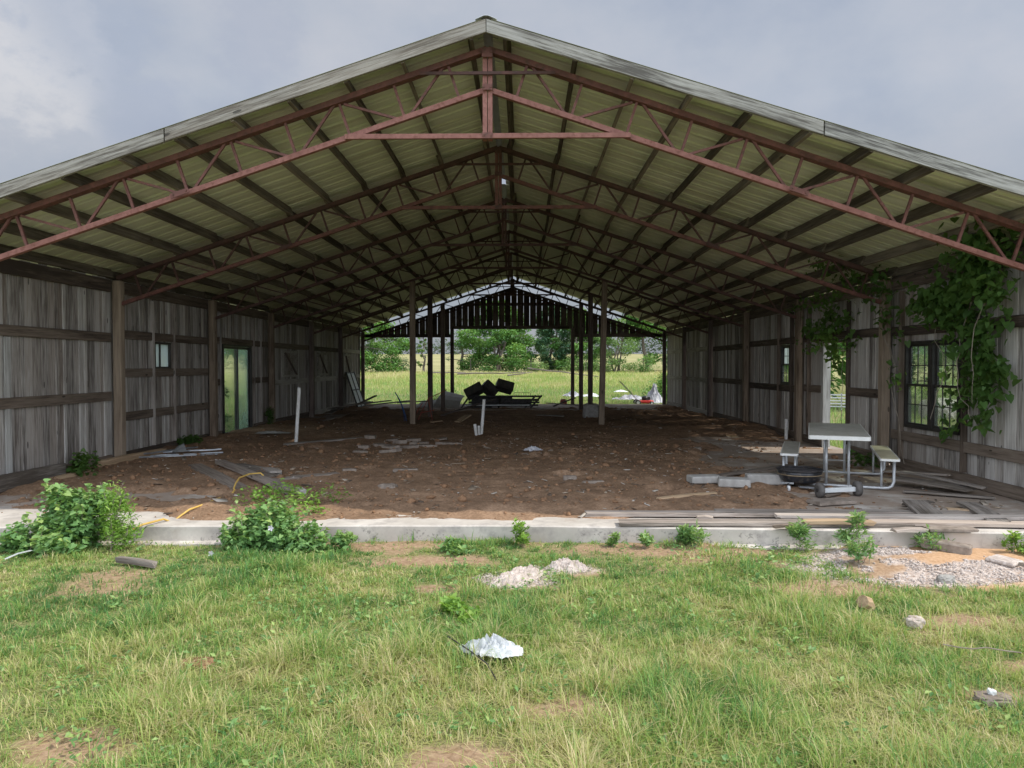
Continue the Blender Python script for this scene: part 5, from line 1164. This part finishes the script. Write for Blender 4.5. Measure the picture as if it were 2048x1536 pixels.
# out on the lawn
rock('pale_rock', (3.01, -2.97, gz(3.01, -2.97).item() + .03), (.13, .1, .08), 'pale_stone', 'small white rock in the grass below the crushed stone', 'rock', None, 21)
rock('flat_stone', (2.83, -4.08, gz(2.83, -4.08).item() + .02), (.2, .13, .06), 'stone', 'pinkish stone in the grass at the lower right', 'rock', None, 22)
rock('pebble', (2.82, -4.08, gz(2.82, -4.08).item() + .06), (.042, .036, .03), 'white_plastic', 'white pebble on top of the pinkish stone', 'rock', None, 23)
zz = gz(2.81, -2.67).item(); mb = MB(); mb.tube([(2.86, -2.64, zz + .02), (2.84, -2.655, zz + .055), (2.80, -2.68, zz + .075)], [.05, .052, .046], 9); one(mb, 'wood_stump', 'tan_lumber', 'short round offcut of wood lying in the grass below the stones', 'wood offcut')
rock('dirt_clod', (-1.54, -3.68, gz(-1.54, -3.68).item() + .015), (.2, .12, .06), 'clay', 'dark clod lying in the grass at the left', 'clod', None, 25)
rock('concrete_lump', (3.76, -2.04, gz(3.76, -2.04).item() + .02), (.13, .1, .07), 'block_concrete', 'dark grey lump of concrete lying among the crushed stone', 'rock', None, 26)
plank('fallen_branch', (-3.16, -1.62, gz(-3.1, -1.6).item() + .05), (-2.75, -1.76, gz(-2.75, -1.8).item() + .04), .055, .045, 'grey_board', 'short grey log in the grass below the left bush', 'log')
plank('white_scrap', (-4.12, -1.66, gz(-4.1, -1.6).item() + .05), (-4.0, -1.5, gz(-4.0, -1.5).item() + .08), .02, .008, 'dull_plastic', 'thin white strip in the grass at the far left', 'strip')
plank('fallen_branch', (4.55, -1.75, gz(4.5, -1.75).item() + .04), (4.75, -2.0, gz(4.75, -2.0).item() + .03), .035, .03, 'twig', 'curved pale stick on the orange sand', 'stick')
mb = MB(); mb.tube(wander((2.9, -3.5, gz(2.9, -3.5).item() + .09), (3.3, -3.6, gz(3.3, -3.6).item() + .08), 5, .02, rnd), .004, 5)
one(mb, 'twig', 'twig', 'thin dry twig lying across the lawn at the right', 'twig')
# crumpled plastic sheet on the lawn
def crumple(name, c, sx_, sy_, h, mat, label, cat, seed, n_=34, fz=None):
    g = np.linspace(-1, 1, n_); Xg, Yg = np.meshgrid(g, g); wob = 0.35 * (fbm(Xg * 1.6 + seed, Yg * 1.6, seed) - 0.5)
    Xp = Xg * sx_ * (1 + wob) + 0.05 * sx_ * np.sin(5 * Yg + seed); Yp = Yg * sy_ * (1 + 0.7 * wob)
    rd = np.abs(fbm(Xg * 2.3 + 3.1 * seed, Yg * 2.3, seed + 1) - 0.5) * 2; rd2 = np.abs(fbm(Xg * 5 + seed, Yg * 5, seed + 2) - 0.5) * 2
    env = np.clip(1.15 - np.sqrt(Xg ** 2 + Yg ** 2) * 0.8, 0, 1)
    Zp = h * ((1 - rd) ** 2 * 0.8 + (1 - rd2) ** 3 * 0.35) * (env if fz is None else fz(Xg, Yg))
    vs = np.stack([Xp + c[0], Yp + c[1], Zp + c[2]], -1).reshape(-1, 3)
    fs = [(i * n_ + j, i * n_ + j + 1, (i + 1) * n_ + j + 1, (i + 1) * n_ + j) for i in range(n_ - 1) for j in range(n_ - 1)
          if (Xg[i, j] ** 2 + Yg[i, j] ** 2 < 1.15 + 0.5 * wob[i, j])]
    return one(MB().add(vs.tolist(), fs), name, mat, label, cat)
crumple('plastic_sheet', (.19, -3.60, gz(.19, -3.6).item() + .05), .18, .09, .12, 'dull_plastic', 'crumpled white plastic sheet lying in the lawn', 'plastic sheet', 4)
mb = MB(); mb.tube([(-.08, -3.52, gz(0, -3.5).item() + .12), (.06, -3.68, gz(.1, -3.7).item() + .11), (.17, -3.78, gz(.17, -3.8).item() + .08), (.23, -3.92, gz(.2, -3.9).item() + .05)], .0042, 5)
one(mb, 'black_strap', 'dark_iron', 'dark strap trailing from the crumpled plastic sheet', 'strap')
crumple('plastic_scrap', (.55, 4.72, .07), .16, .1, .09, 'grey_tarp', 'torn grey plastic scrap on the earth', 'plastic scrap', 8, 20)
crumple('plastic_scrap', (-5.1, 7.9, .07), .4, .2, .06, 'grey_siding', 'dull rag lying by the glass door', 'rag', 9, 20)
def crag(name, c, sx_, sy_, h, rz, mat, label, cat, seed, n_=44):
    g = np.linspace(-1, 1, n_); Xg, Yg = np.meshgrid(g, g); ang = np.arctan2(Yg, Xg)
    edge = 0.72 + 0.5 * (fbm(np.cos(ang) * 1.7 + seed, np.sin(ang) * 1.7, seed) - 0.3); rr = np.sqrt(Xg ** 2 + Yg ** 2)
    Zp = h * np.clip((edge - rr) * 3.2, -0.6, 1) * (0.55 + 0.9 * (fbm(Xg * 2.5, Yg * 2.5 + seed, seed + 1) - 0.2)) + h * 0.75 * (fbm(Xg * 9, Yg * 9, seed + 2) - 0.5) + h * .5 * (vnoise(Xg * 22, Yg * 22, seed + 3) - .5)
    x, y = Xg * sx_, Yg * sy_; xr, yr = x * math.cos(rz) - y * math.sin(rz), x * math.sin(rz) + y * math.cos(rz)
    vs = np.stack([xr + c[0], yr + c[1], Zp + c[2]], -1).reshape(-1, 3)
    fs = [(i * n_ + j, i * n_ + j + 1, (i + 1) * n_ + j + 1, (i + 1) * n_ + j) for i in range(n_ - 1) for j in range(n_ - 1) if rr[i, j] < edge[i, j] + .12]
    return one(MB().add(vs.tolist(), fs), name, mat, label, cat)
crag('broken_concrete', (0.33, -2.03, gz(.33, -2.03).item() + .012), .38, .15, .06, R(50), 'pale_stone', 'long rough lump of pale concrete breaking through the lawn', 'concrete', 27)
crag('broken_concrete', (0.76, -1.74, gz(.76, -1.74).item() + .012), .21, .13, .06, R(12), 'pale_stone', 'smaller rough lump of pale concrete right of the long one', 'concrete', 28)
# yellow cord across the slab
mb = MB()
cp = [(-3.36, -1.08, -.02), (-3.28, -.98, .03), (-3.2, -.72, .03), (-3.17, -.6, -.03), (-3.13, -.5, .02), (-3.08, -.42, .065), (-3.04, -.15, .07), (-3.03, .15, .07), (-3.05, .42, .05), (-3.04, .5, .02), (-3.02, .62, .09), (-3.07, .72, .09), (-3.12, .9, .12), (-3.15, 1.1, .16), (-3.12, 1.35, .17), (-3.03, 1.5, .16), (-2.95, 1.42, .12)]
mb.tube([Vector(p) for p in cp], .0105, 7); one(mb, 'yellow_cord', 'yellow_cord', 'yellow cord running from the slab edge over the fallen boards', 'cord', smooth=True)
# pvc pipes
def pipe(p0, p1, r_, label, cut=True):
    mb = MB(); p0 = Vector(p0); p1 = Vector(p1); ax = (p1 - p0).normalized()
    mb.tube([p0, p1], r_, 16, cap=False); mb.tube([p0, p1], r_ * 0.86, 16, cap=False)
    n_ = 16
    mb.f += [(n_ + k, n_ + (k + 1) % n_, 3 * n_ + (k + 1) % n_, 3 * n_ + k) for k in range(n_)]
    return one(mb, 'pvc_pipe', 'pvc', label, 'pipe', 'white pipes standing in the barn earth', smooth=False)
pipe((-4.015, 6.1, -.05), (-3.935, 6.1, 1.13), .033, 'tall white pipe leaning in the earth at the left')
pipe((-.525, 7.8, -.05), (-.455, 7.8, .82), .034, 'medium white pipe near the middle of the barn')
pipe((-.60, 7.65, -.05), (-.645, 7.62, .30), .034, 'left of the two short white pipe stubs')
pipe((-.545, 7.72, -.05), (-.57, 7.7, .26), .028, 'right of the two short white pipe stubs')
pipe((5.93, 7.5, -.05), (5.93, 7.5, .42), .035, 'white pipe stub against the right wall')

# ------------------------------------------------------------------ debris at the back of the barn
sd = thing('storm_door', (-5.7, 18.7, 0.1), 'pale metal-framed glazed door leaning against the left wall at the back', 'door')
def SDp(u, v): return Vector((-5.93 + .40 * (1 - v), 17.98 + 1.24 * u + .1 * (1 - v), .02 + 1.30 * v))
def sdbar(u0, v0, u1, v1, w_): return MB().bar(SDp(u0, v0), SDp(u1, v1), .03, w_, (1, 0, .3))
for (u0, v0, u1, v1, nm) in ((.03, 0, .03, 1, 'stile'), (.97, 0, .97, 1, 'stile'), (.5, 0, .5, 1, 'stile'), (.06, .03, .94, .03, 'rail'), (.06, .97, .94, .97, 'rail'), (.06, .5, .94, .5, 'rail')):
    build(sdbar(u0, v0, u1, v1, .05), nm, 'window_frame_dark', sd)
for (u, v) in ((.05, .03), (.52, .03), (.05, .51), (.52, .51)):
    mb = MB(); mb.add([SDp(u, v), SDp(u + .43, v), SDp(u + .43, v + .45), SDp(u, v + .45)], [(0, 1, 2, 3)]); build(mb, 'door_panel', 'white_frame', sd)
bf = thing('bench_frame', (-.4, 19.0, 0.05), 'dark slatted metal frame with splayed ends lying at the back of the barn', 'metal frame')
for (x0, x1, y, z, nm) in ((-1.75, .95, 18.7, .10, 'rail'), (-1.6, 1.0, 18.72, .20, 'rail'), (-1.5, .95, 18.75, .30, 'rail'), (-1.55, 1.0, 18.8, .42, 'rail'), (-1.4, 1.1, 19.3, .40, 'rail'), (-1.3, 1.0, 19.35, .25, 'rail')):
    mb = MB(); mb.bar((x0, y, z), (x1, y, z), .05, .065); build(mb, nm, 'dark_iron', bf)
for (x0, x1) in ((-1.9, -1.55), (.62, 1.08), (.42, .86), (-.5, -.45)):
    mb = MB(); mb.bar((x0, 18.66, -.05), (x1, 18.72, .46), .05, .06); build(mb, 'strut', 'dark_iron', bf)
mb = MB(); mb.box((-.4, 18.78, .16), (2.2, .02, .24)); build(mb, 'back_plate', 'dark_iron', bf)
mb = MB(); mb.box((-.75, 19.2, .30), (1.5, .02, .2)); build(mb, 'back_plate', 'dark_iron', bf)
mb = MB(); mb.box((-1.2, 18.9, .06), (.9, .5, .14)); build(mb, 'tray', 'dark_iron', bf)
mb = MB(); mb.tube([(.05, 19.1, .45), (.06, 19.1, .53), (.1, 19.1, .54), (.62, 19.1, .54), (.66, 19.1, .53), (.67, 19.1, .45)], .008, 5)
for k in range(6): mb.tube([(.14 + .09 * k, 19.1, .45), (.14 + .09 * k, 19.1, .54)], .006, 4)
build(mb, 'wire_loop', 'dark_iron', bf)
for (x, z, ry, w_, lb) in ((-1.42, .60, -28, .66, 'dark open crate tipped left on the metal frame'), (-.86, .68, 42, .58, 'dark open crate standing on its corner between two others'), (-.30, .77, 16, .62, 'dark open crate at the right, highest on the metal frame')):
    cr = thing('crate', (x, 18.95, z), lb, 'crate', 'dark crates on the metal frame')
    M = Euler((R(-25), R(ry), R(8))).to_matrix(); hw, hd, hh = w_ / 2, .22, .16
    def CP(a, b_, c_): return Vector((x, 18.95, z)) + M @ Vector((a, b_, c_))
    def face(nm, q):
        mb = MB(); o = sum((CP(*p) for p in q), Vector()) / 4; nn = (CP(*q[1]) - CP(*q[0])).cross(CP(*q[3]) - CP(*q[0])).normalized() * .012
        v = [CP(*p) for p in q]; mb.add(v + [p + nn for p in v], [(3, 2, 1, 0), (4, 5, 6, 7), (0, 1, 5, 4), (1, 2, 6, 5), (2, 3, 7, 6), (3, 0, 4, 7)]); build(mb, nm, 'crate_plastic', cr)
    face('crate_bottom', [(-hw, -hd, -hh), (hw, -hd, -hh), (hw, hd, -hh), (-hw, hd, -hh)])
    for s_ in (-1, 1):
        face('crate_side', [(-hw, s_ * hd, -hh), (hw, s_ * hd, -hh), (hw, s_ * hd, hh), (-hw, s_ * hd, hh)])
        face('crate_end', [(s_ * hw, -hd, -hh), (s_ * hw, hd, -hh), (s_ * hw, hd, hh), (s_ * hw, -hd, hh)])
def sheet(name, pts, mat, label, cat, th_=.012, bow=.05, rows=8):
    a, b_, c_, d_ = [Vector(p) for p in pts]; vs = []; fs = []; nn = (b_ - a).cross(d_ - a).normalized()
    for i in range(rows + 1):
        for j in range(rows + 1):
            u, v = i / rows, j / rows; p = a.lerp(b_, u).lerp(d_.lerp(c_, u), v) + nn * (bow * math.sin(math.pi * v) + .012 * (j % 2)); vs.append(p)
    m_ = rows + 1; n_ = len(vs); vs += [p - nn * th_ for p in vs]
    for i in range(rows):
        for j in range(rows):
            q = (i * m_ + j, i * m_ + j + 1, (i + 1) * m_ + j + 1, (i + 1) * m_ + j); fs += [q, tuple(n_ + k for k in reversed(q))]
    return one(MB().add(vs, fs, gl=[(v.x, v.y, v.z) for v in vs]), name, mat, label, cat, 'grey siding sheets at the back')
sheet('siding_sheet', [(-2.95, 18.9, .0), (-1.95, 18.6, -.02), (-1.8, 19.6, .40), (-2.62, 20.3, .56)], 'grey_siding', 'bowed grey siding sheet propped behind the left posts', 'siding sheet', bow=.10)
sheet('siding_sheet', [(-3.5, 18.6, .03), (-2.9, 18.6, .03), (-2.85, 19.6, .26), (-3.4, 19.7, .22)], 'grey_siding', 'small flat grey siding sheet left of the bowed one', 'siding sheet', bow=.03)
for i, (p, q, w_, lb) in enumerate((((-5.5, 14.2, .22), (-4.9, 17.2, .30), .2, 'long pale board nearest the left wall in the back heap'), ((-5.2, 15.0, .28), (-4.3, 17.6, .32), .16, 'second pale board of the back left heap'), ((-4.7, 15.6, .25), (-3.6, 18.0, .3), .15, 'pale board on the right of the back left heap'), ((-4.9, 15.2, .3), (-4.5, 16.2, .55), .1, 'short stick standing out of the back left heap'), ((-5.4, 13.6, .12), (-5.5, 15.6, .2), .2, 'board lying low against the wall in the back left heap'), ((-3.9, 17.0, .28), (-3.0, 18.6, .25), .14, 'pale board towards the far opening in the back left heap'))):
    plank('heap_board', p, q, w_, .03, 'grey_board', lb, 'board', 'boards heaped at the back left')
plank('tan_board', (-2.0, 13.6, .08), (-.6, 17.2, .38), .1, .03, 'dark_post_wood', 'thin dark stick slanting before the metal frame', 'board')
plank('tan_board', (-1.35, 11.3, .06), (-1.1, 11.9, .2), .18, .03, 'tan_lumber', 'brown board end sticking out of the earth before the frame', 'board')
plank('tan_board', (-2.0, 11.0, .08), (-1.75, 11.2, .10), .1, .02, 'tan_lumber', 'little bright orange wood chip by the left interior post', 'wood chip')
plank('pale_strip', (-1.5, 15.8, .25), (.6, 16.0, .25), .16, .02, 'white_frame', 'white strip lying in front of the metal frame', 'strip')
plank('dark_board', (1.2, 18.3, .2), (2.6, 18.0, .12), .14, .03, 'grey_board', 'grey board lying right of the metal frame', 'board')
plank('dark_board', (1.4, 16.2, .2), (2.2, 17.4, .42), .06, .03, 'grey_board', 'thin pale stick leaning up near the right posts', 'stick')
plank('dark_board', (.8, 13.4, .1), (1.6, 13.2, .08), .3, .02, 'grey_board', 'flat dark panel on the earth before the right posts', 'board')
rock('concrete_lump', (2.45, 14.2, .16), (.5, .5, .5), 'block_concrete', 'rough concrete footing round the second right interior post', 'footing', None, 31, 3, .15)
rw = thing('red_wire_stand', (-2.35, 12.6, 0.05), 'thin rusty red wire frame leaning by the left interior post', 'wire frame')
for (p, q) in (((-2.55, 12.4, .03), (-2.3, 12.7, .62)), ((-2.15, 12.4, .03), (-2.3, 12.7, .62)), ((-2.5, 12.5, .22), (-2.1, 12.5, .3)), ((-2.3, 12.7, .62), (-1.8, 12.9, .85)), ((-2.7, 12.3, .03), (-2.45, 12.6, .5))):
    mb = MB(); mb.tube([p, q], .012, 5); build(mb, 'wire_leg', 'red_wire', rw)
mb = MB(); mb.tube([(-3.12, 12, .82), (-3.0, 12, .62), (-2.92, 12.05, .4), (-2.86, 12.1, .2), (-2.84, 12.2, .02)], .016, 6); one(mb, 'blue_hose', 'blue_hose', 'stiff blue hose sticking up out of the earth', 'hose')
mb = MB(); mb.tube([(-3.06, 12.1, .66), (-2.96, 12.1, .46), (-2.9, 12.1, .25), (-2.9, 12.2, .02)], .01, 6); one(mb, 'blue_hose', 'blue_hose', 'thinner blue hose beside the taller one', 'hose')
rock('rusty_bucket', (2.02, 21.35, .06), (.28, .28, .3), 'red_wire', 'rusty round bucket by the far doorway post', 'bucket', None, 33, 2, .05)

# ------------------------------------------------------------------ behind the barn
def G(x, y): return gz(x, y).item()
mx, my = 5.45, 22.5; mz = G(mx, my)
mw = thing('lawn_mower', (mx, my, mz), 'red push mower with black engine parked outside the far right opening', 'lawn mower')
mb = MB(); mb.prism([(mx - .30, my - .24), (mx + .28, my - .26), (mx + .38, my - .1), (mx + .38, my + .12), (mx + .28, my + .26), (mx - .30, my + .24)], mz + .09, mz + .21); build(mb, 'deck', 'red_paint', mw, bevel=.03)
mb = MB(); mb.lathe([(.02, .21), (.14, .21), (.15, .24), (.15, .33), (.12, .37), (.05, .40), (.005, .40)], (mx + .04, my, mz), 18); mb.box((mx + .16, my - .05, mz + .29), (.14, .16, .12)); build(mb, 'engine', 'black_plastic', mw, smooth=False)
for (dx, dy, r_) in ((-.30, -.29, .12), (-.30, .29, .12), (.27, -.29, .09), (.27, .29, .09)):
    mb = MB(); mb.lathe([(.02, -.025), (r_ - .03, -.025), (r_, -.018), (r_, .018), (r_ - .03, .025), (.02, .025)], (mx + dx, my + dy, mz + r_), 18, 'Y'); wl = build(mb, 'wheel', 'black_plastic', mw, smooth=True)
    mb = MB(); mb.lathe([(.003, -.028), (r_ * .55, -.029), (r_ * .55, .029), (.003, .028)], (mx + dx, my + dy, mz + r_), 12, 'Y'); build(mb, 'hub', 'white_frame', wl)
mb = MB()
for s_ in (-1, 1): mb.tube([(mx - .26, my + s_ * .2, mz + .18), (mx - .6, my + s_ * .2, mz + .56), (mx - 1.0, my + s_ * .2, mz + .98)], .012, 6)
mb.tube([(mx - 1.0, my - .2, mz + .98), (mx - 1.03, my, mz + 1.0), (mx - 1.0, my + .2, mz + .98)], .012, 6); mb.tube([(mx - .6, my - .2, mz + .56), (mx - .6, my + .2, mz + .56)], .01, 6)
build(mb, 'handle', 'dark_iron', mw)
crumple('grey_tarp', (5.95, 23.6, G(6, 23.6) + .05), .5, .4, .9, 'grey_tarp', 'peaked grey tarpaulin heaped beside the red mower', 'tarpaulin', 12, 36, lambda X_, Y_: np.clip(1.15 - np.sqrt((X_ - .25) ** 2 + Y_ ** 2) * 1.2, 0, 1))
crumple('grey_tarp', (5.1, 24.2, G(5.1, 24.2) + .12), .75, .35, .28, 'grey_tarp', 'flat grey sheet spread in the grass behind the mower', 'tarpaulin', 13, 30)
crumple('white_sheet', (3.55, 26.5, G(3.5, 26.5) + .15), .5, .3, .22, 'white_plastic', 'white sheet lying in the meadow behind the right posts', 'sheet', 14, 24)
crumple('white_sheet', (5.4, 29.5, G(5.4, 29.5) + .22), .35, .25, .15, 'white_plastic', 'small white sheet farther out in the meadow', 'sheet', 15, 20)
crumple('white_sheet', (2.75, 26.5, G(2.7, 26.5) + .15), .45, .3, .3, 'grey_tarp', 'greyish sheet in the meadow left of the white one', 'sheet', 16, 24)
for i, (x, y, r_, h, N, sz, mt, lb) in enumerate(((7.1, 27.2, 1.15, 1.25, 2600, .12, 'tree_leaf', 'rounded green bush in the meadow behind the grey tarpaulin'), (3.62, 21.75, .24, .6, 380, .07, 'weed_leaf', 'leafy weed growing at the far slab edge left of the mower'),
        (-2.45, 21.9, .25, .8, 300, .07, 'weed_leaf', 'tall weed beyond the left doorway post'), (-3.15, 21.8, .2, .6, 260, .07, 'weed_leaf', 'dark upright weed beside the second left post'), (-1.75, 21.8, .2, .45, 220, .06, 'lime_leaf', 'small weed behind the bowed siding sheet'), (-2.85, 22.4, .3, .7, 380, .07, 'lime_leaf', 'pale bushy weed between the left posts'))):
    z = G(x, y)
    shrub('meadow_bush', (x, y, z), rclumps((x, y, z), r_, h, 9, 200 + i, (.3, .5), 1.0), N, sz, mt, lb, 'bush', DIA, seed=210 + i, stem_r=.008)

def tree(name, x, y, h, r_, N, size, mt, label, seed, trunks=1, z0=0.18, cat='tree', squash=1.0, sparse=False):
    z = G(x, y); root = thing(name, (x, y, z), label, cat, 'trees behind the barn' if y > 40 else None); g = random.Random(seed)
    mb = MB(); cl = []
    nb = 46 if not sparse else 14
    for t_ in range(trunks):
        bx, by = x + g.uniform(-.45, .45) * (trunks > 1), y + g.uniform(-.3, .3) * (trunks > 1)
        tp = (bx + g.uniform(-.3, .3) * r_ * (1 + (trunks > 1)), by + g.uniform(-.2, .2) * r_, z + h * .82)
        pts = wander((bx, by, z - .1), tp, 6, .04 * h, g); rr = .026 * h / (1 + .5 * (trunks > 1))
        mb.tube(pts, [rr * (1 - .14 * i) for i in range(7)], 7)
        for k in range(nb // trunks + 1):
            f = z0 + (1 - z0) * (k + g.random()) / (nb // trunks + 1); i0 = min(int(f * 6), 5); p = pts[i0].lerp(pts[i0 + 1], f * 6 - i0)
            prof = math.sin(math.pi * min(.97, .30 + .64 * f)) ** .75
            a = g.uniform(0, 6.283); L_ = r_ * prof * g.uniform(.35, 1.15)
            e_ = Vector((x + math.cos(a) * L_, y + math.sin(a) * L_, p.z + L_ * g.uniform(-.18, .22)))
            if k % 2 == 0 or sparse: mb.tube(wander(p, e_, 4, .06 * L_, g), [rr * .35, rr * .27, rr * .2, rr * .13, rr * .07], 5)
            c_ = r_ * g.uniform(.14, .31) * (0.75 if sparse else 1)
            cl.append((*e_, c_ * 1.2, c_ * 1.2, c_ * .72 * squash))
    build(mb, 'trunk', 'bark', root)
    P, tone = cloud(cl, N, seed, .5); ok = P[:, 2] > z + .15
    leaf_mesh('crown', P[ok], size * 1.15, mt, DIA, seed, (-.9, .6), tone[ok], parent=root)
    return root
tree('round_tree', -15.6, 65, 9.0, 4.0, 20000, .25, 'tree_leaf', 'dense round tree seen through the left of the far opening', 301, 2, .02)
tree('slim_sapling', -9.7, 66, 5.2, .8, 900, .2, 'pale_tree_leaf', 'slim pale sapling between the left posts', 302, 1, .15, sparse=True)
tree('bare_tree', -6.1, 70, 7.2, 1.9, 700, .16, 'blue_tree_leaf', 'thin half-bare tree at the left of the central tree', 303, 1, .2, sparse=True)
tree('spreading_tree', -2.4, 67, 8.6, 3.7, 22000, .25, 'tree_leaf', 'broad dark tree with several trunks in the middle of the doorway', 304, 4, .02)
tree('dense_tree', 3.6, 71, 8.4, 2.6, 15000, .25, 'blue_tree_leaf', 'dark bluish tree to the right of the broad central tree', 305, 2, .02)
tree('leafy_tree', 6.3, 68, 7.8, 2.5, 11000, .26, 'tree_leaf', 'brighter leafy tree beside the right doorway post', 306, 2, .02)
tree('willowy_bush', 9.7, 65, 6.3, 2.3, 6500, .18, 'pale_tree_leaf', 'pale willowy bush left of the tree with the visible trunk', 307, 4, .05)
tree('trunk_tree', 13.3, 68, 9.2, 3.0, 9000, .27, 'tree_leaf', 'tree with a bare visible trunk at the right of the far opening', 308, 1, .5)
tree('edge_tree', 17.8, 72, 9.4, 3.2, 10000, .27, 'tree_leaf', 'tree at the far right edge of the opening, partly behind the wall post', 309, 2, .2)
for i, (x, y, r_, h, N, mt, lb) in enumerate(((12.2, 63, 1.3, 1.6, 1800, 'tree_leaf', 'low dark bush below the tree with the visible trunk'), (14.6, 64, .8, 2.2, 900, 'blue_tree_leaf', 'upright bush right of the low dark one'), (1.6, 64, 1.2, 1.3, 1200, 'pale_tree_leaf', 'scrubby pale bush under the dark bluish tree'), (-12.2, 66, 1.2, 1.4, 1200, 'blue_tree_leaf', 'low dark bush at the foot of the left round tree'), (5.6, 64, 1.5, 1.5, 1700, 'pale_tree_leaf', 'tangled brush beside the right doorway post'), (8.2, 63, 1.4, 1.2, 1400, 'pale_tree_leaf', 'pale brush under the willowy bush'))):
    z = G(x, y); shrub('scrub_bush', (x, y, z), rclumps((x, y, z), r_, h, 8, 330 + i, (.35, .55), .9), N, .17, mt, lb, 'bush', DIA, 'scrub along the fence line', seed=340 + i, stem_r=.02)
# wire fence and fallen rails along the tree line
wf = thing('wire_fence', (0, 62.5, G(0, 62.5)), 'sagging wire fence on thin posts in front of the trees', 'fence')
fxs = [-22, -16, -10.0, -4.6, 1.2, 6.5, 12, 18, 24]
for x in fxs:
    mb = MB(); z = G(x, 62.5); mb.tube([(x, 62.5, z - .2), (x + rnd.uniform(-.08, .08), 62.5, z + 1.45)], .035, 6); build(mb, 'fence_post', 'fence_metal', wf)
for h in (.45, .85, 1.25):
    mb = MB(); pts = []
    for a, b_ in zip(fxs, fxs[1:]):
        for t_ in (0, .33, .66): pts.append((a + (b_ - a) * t_, 62.5, G(a + (b_ - a) * t_, 62.5) + h - .08 * math.sin(math.pi * t_)))
    mb.tube(pts, .008, 4); build(mb, 'wire', 'fence_metal', wf)
for (p, q, r_, lb) in (((-5.0, 52, .35), (.6, 53, .42), .07, 'long fallen trunk lying in the grass before the central tree'), ((-.8, 50, .30), (1.2, 51.5, .5), .06, 'short fallen branch crossing the end of the long trunk'), ((.8, 53, .8), (6.2, 48, .28), .06, 'fallen pole sloping down towards the right doorway post'), ((-7.4, 54, .4), (-4.4, 53, .4), .06, 'fallen trunk left of the long one')):
    mb = MB(); z0, z1 = G(p[0], p[1]) + p[2] + .05, G(q[0], q[1]) + q[2] + .05
    mb.tube(wander((p[0], p[1], z0), (q[0], q[1], z1), 8, .08, rnd), [r_ * (1 - .06 * i) for i in range(9)], 6); one(mb, 'fallen_log', 'bark', lb, 'fallen log', 'fallen timber before the trees')
# the wood on the far skyline
g = np.random.default_rng(91); cl = []
for a in np.arange(-80, 80, 0.55):
    rr = 330 + 40 * g.normal() * .3; x = rr * math.sin(R(a)); y = rr * math.cos(R(a))
    hh = (6.0 + 5 * vnoise(np.array([a * .35]), np.array([0.5]), 5)[0]) * g.uniform(.75, 1.15); z = gz(x, y).item()
    cl.append((x, y, z + hh * .45, 3.2, 3.2, hh * .55))
P, tone = cloud(cl, 26000, 92, .6)
tag(leaf_mesh('distant_treeline', P, 1.5, 'far_leaf', DIA, 93, (-.8, .8), tone), kind='stuff')

# ------------------------------------------------------------------ outside the side walls
for i, (x, y, h, r_, N, mt, lb) in enumerate(((12.8, 22.5, 5.5, 2.6, 4200, 'tree_leaf', 'leafy tree seen through the open doorway on the right'), (15.8, 20.0, 6.0, 3.0, 4200, 'pale_tree_leaf', 'pale leafy tree seen through the double window'), (19.5, 20.5, 6.5, 3.0, 4000, 'tree_leaf', 'tree behind the white rocks, seen through the double window'), (15.0, 31.0, 7.0, 3.2, 3500, 'tree_leaf', 'far tree seen through the narrow right window'), (22, 15, 6.5, 3.2, 3500, 'tree_leaf', 'tree at the right of the view through the double window'))):
    tree('yard_tree', x, y, h, r_, N, .26, mt, lb, 400 + i, 2, .22)
for (x, y, sz, lb) in ((13.6, 15.4, (1.0, .8, .75), 'large white rock outside the double window'), (14.5, 15.6, (.7, .6, .5), 'smaller white rock beside the large one outside'), (14.0, 14.2, (.5, .4, .3), 'low white rock in front of the large one outside')):
    rock('white_rock', (x, y, G(x, y) + sz[2] * .35), sz, 'pale_stone', lb, 'rock', 'white rocks outside the right wall', int(x * 31), 3, .3)
wp = thing('slatted_panel', (12.3, 19.6, G(12.3, 19.6)), 'low white slatted panel standing in the grass outside the right doorway', 'panel'); z = G(12.3, 19.6)
for i in range(5):
    mb = MB(); mb.bar((11.3, 20.3, z + .12 + .11 * i), (13.4, 18.9, z + .12 + .11 * i), .03, .045); build(mb, 'slat', 'white_frame', wp)
for f in (0.02, .25, .5, .75, .98):
    mb = MB(); x, y = 11.3 + 2.1 * f, 20.3 - 1.4 * f; mb.bar((x + .02, y + .03, z - .05), (x + .02, y + .03, z + .62), .04, .04, (0, 1, 0)); build(mb, 'upright', 'white_frame', wp)
for i, (x, y, r_, h, N, lb) in enumerate(((-6.75, 8.75, .38, 1.25, 900, 'leafy shrub pressed against the outside of the glass door'), (-9.5, 13.5, .6, 1.0, 700, 'round bush in the field outside the glass door'))):
    z = G(x, y); shrub('yard_bush', (x, y, z), rclumps((x, y, z), r_, h, 9, 420 + i, (.3, .5), 1.0), N, .085, 'tree_leaf', lb, 'bush', DIA, seed=430 + i, stem_r=.01)
for i, (x, y, h, r_, lb) in enumerate(((-40, 80, 9, 5, 'tree in the field seen high through the glass door'), (-52, 104, 10, 6, 'farther tree in the field behind the glass door'), (-33, 84, 8, 4.5, 'tree in the field at the right of the glass door view'))):
    tree('field_tree', x, y, h, r_, 3500, .4, 'blue_tree_leaf', lb, 450 + i, 2, .1)
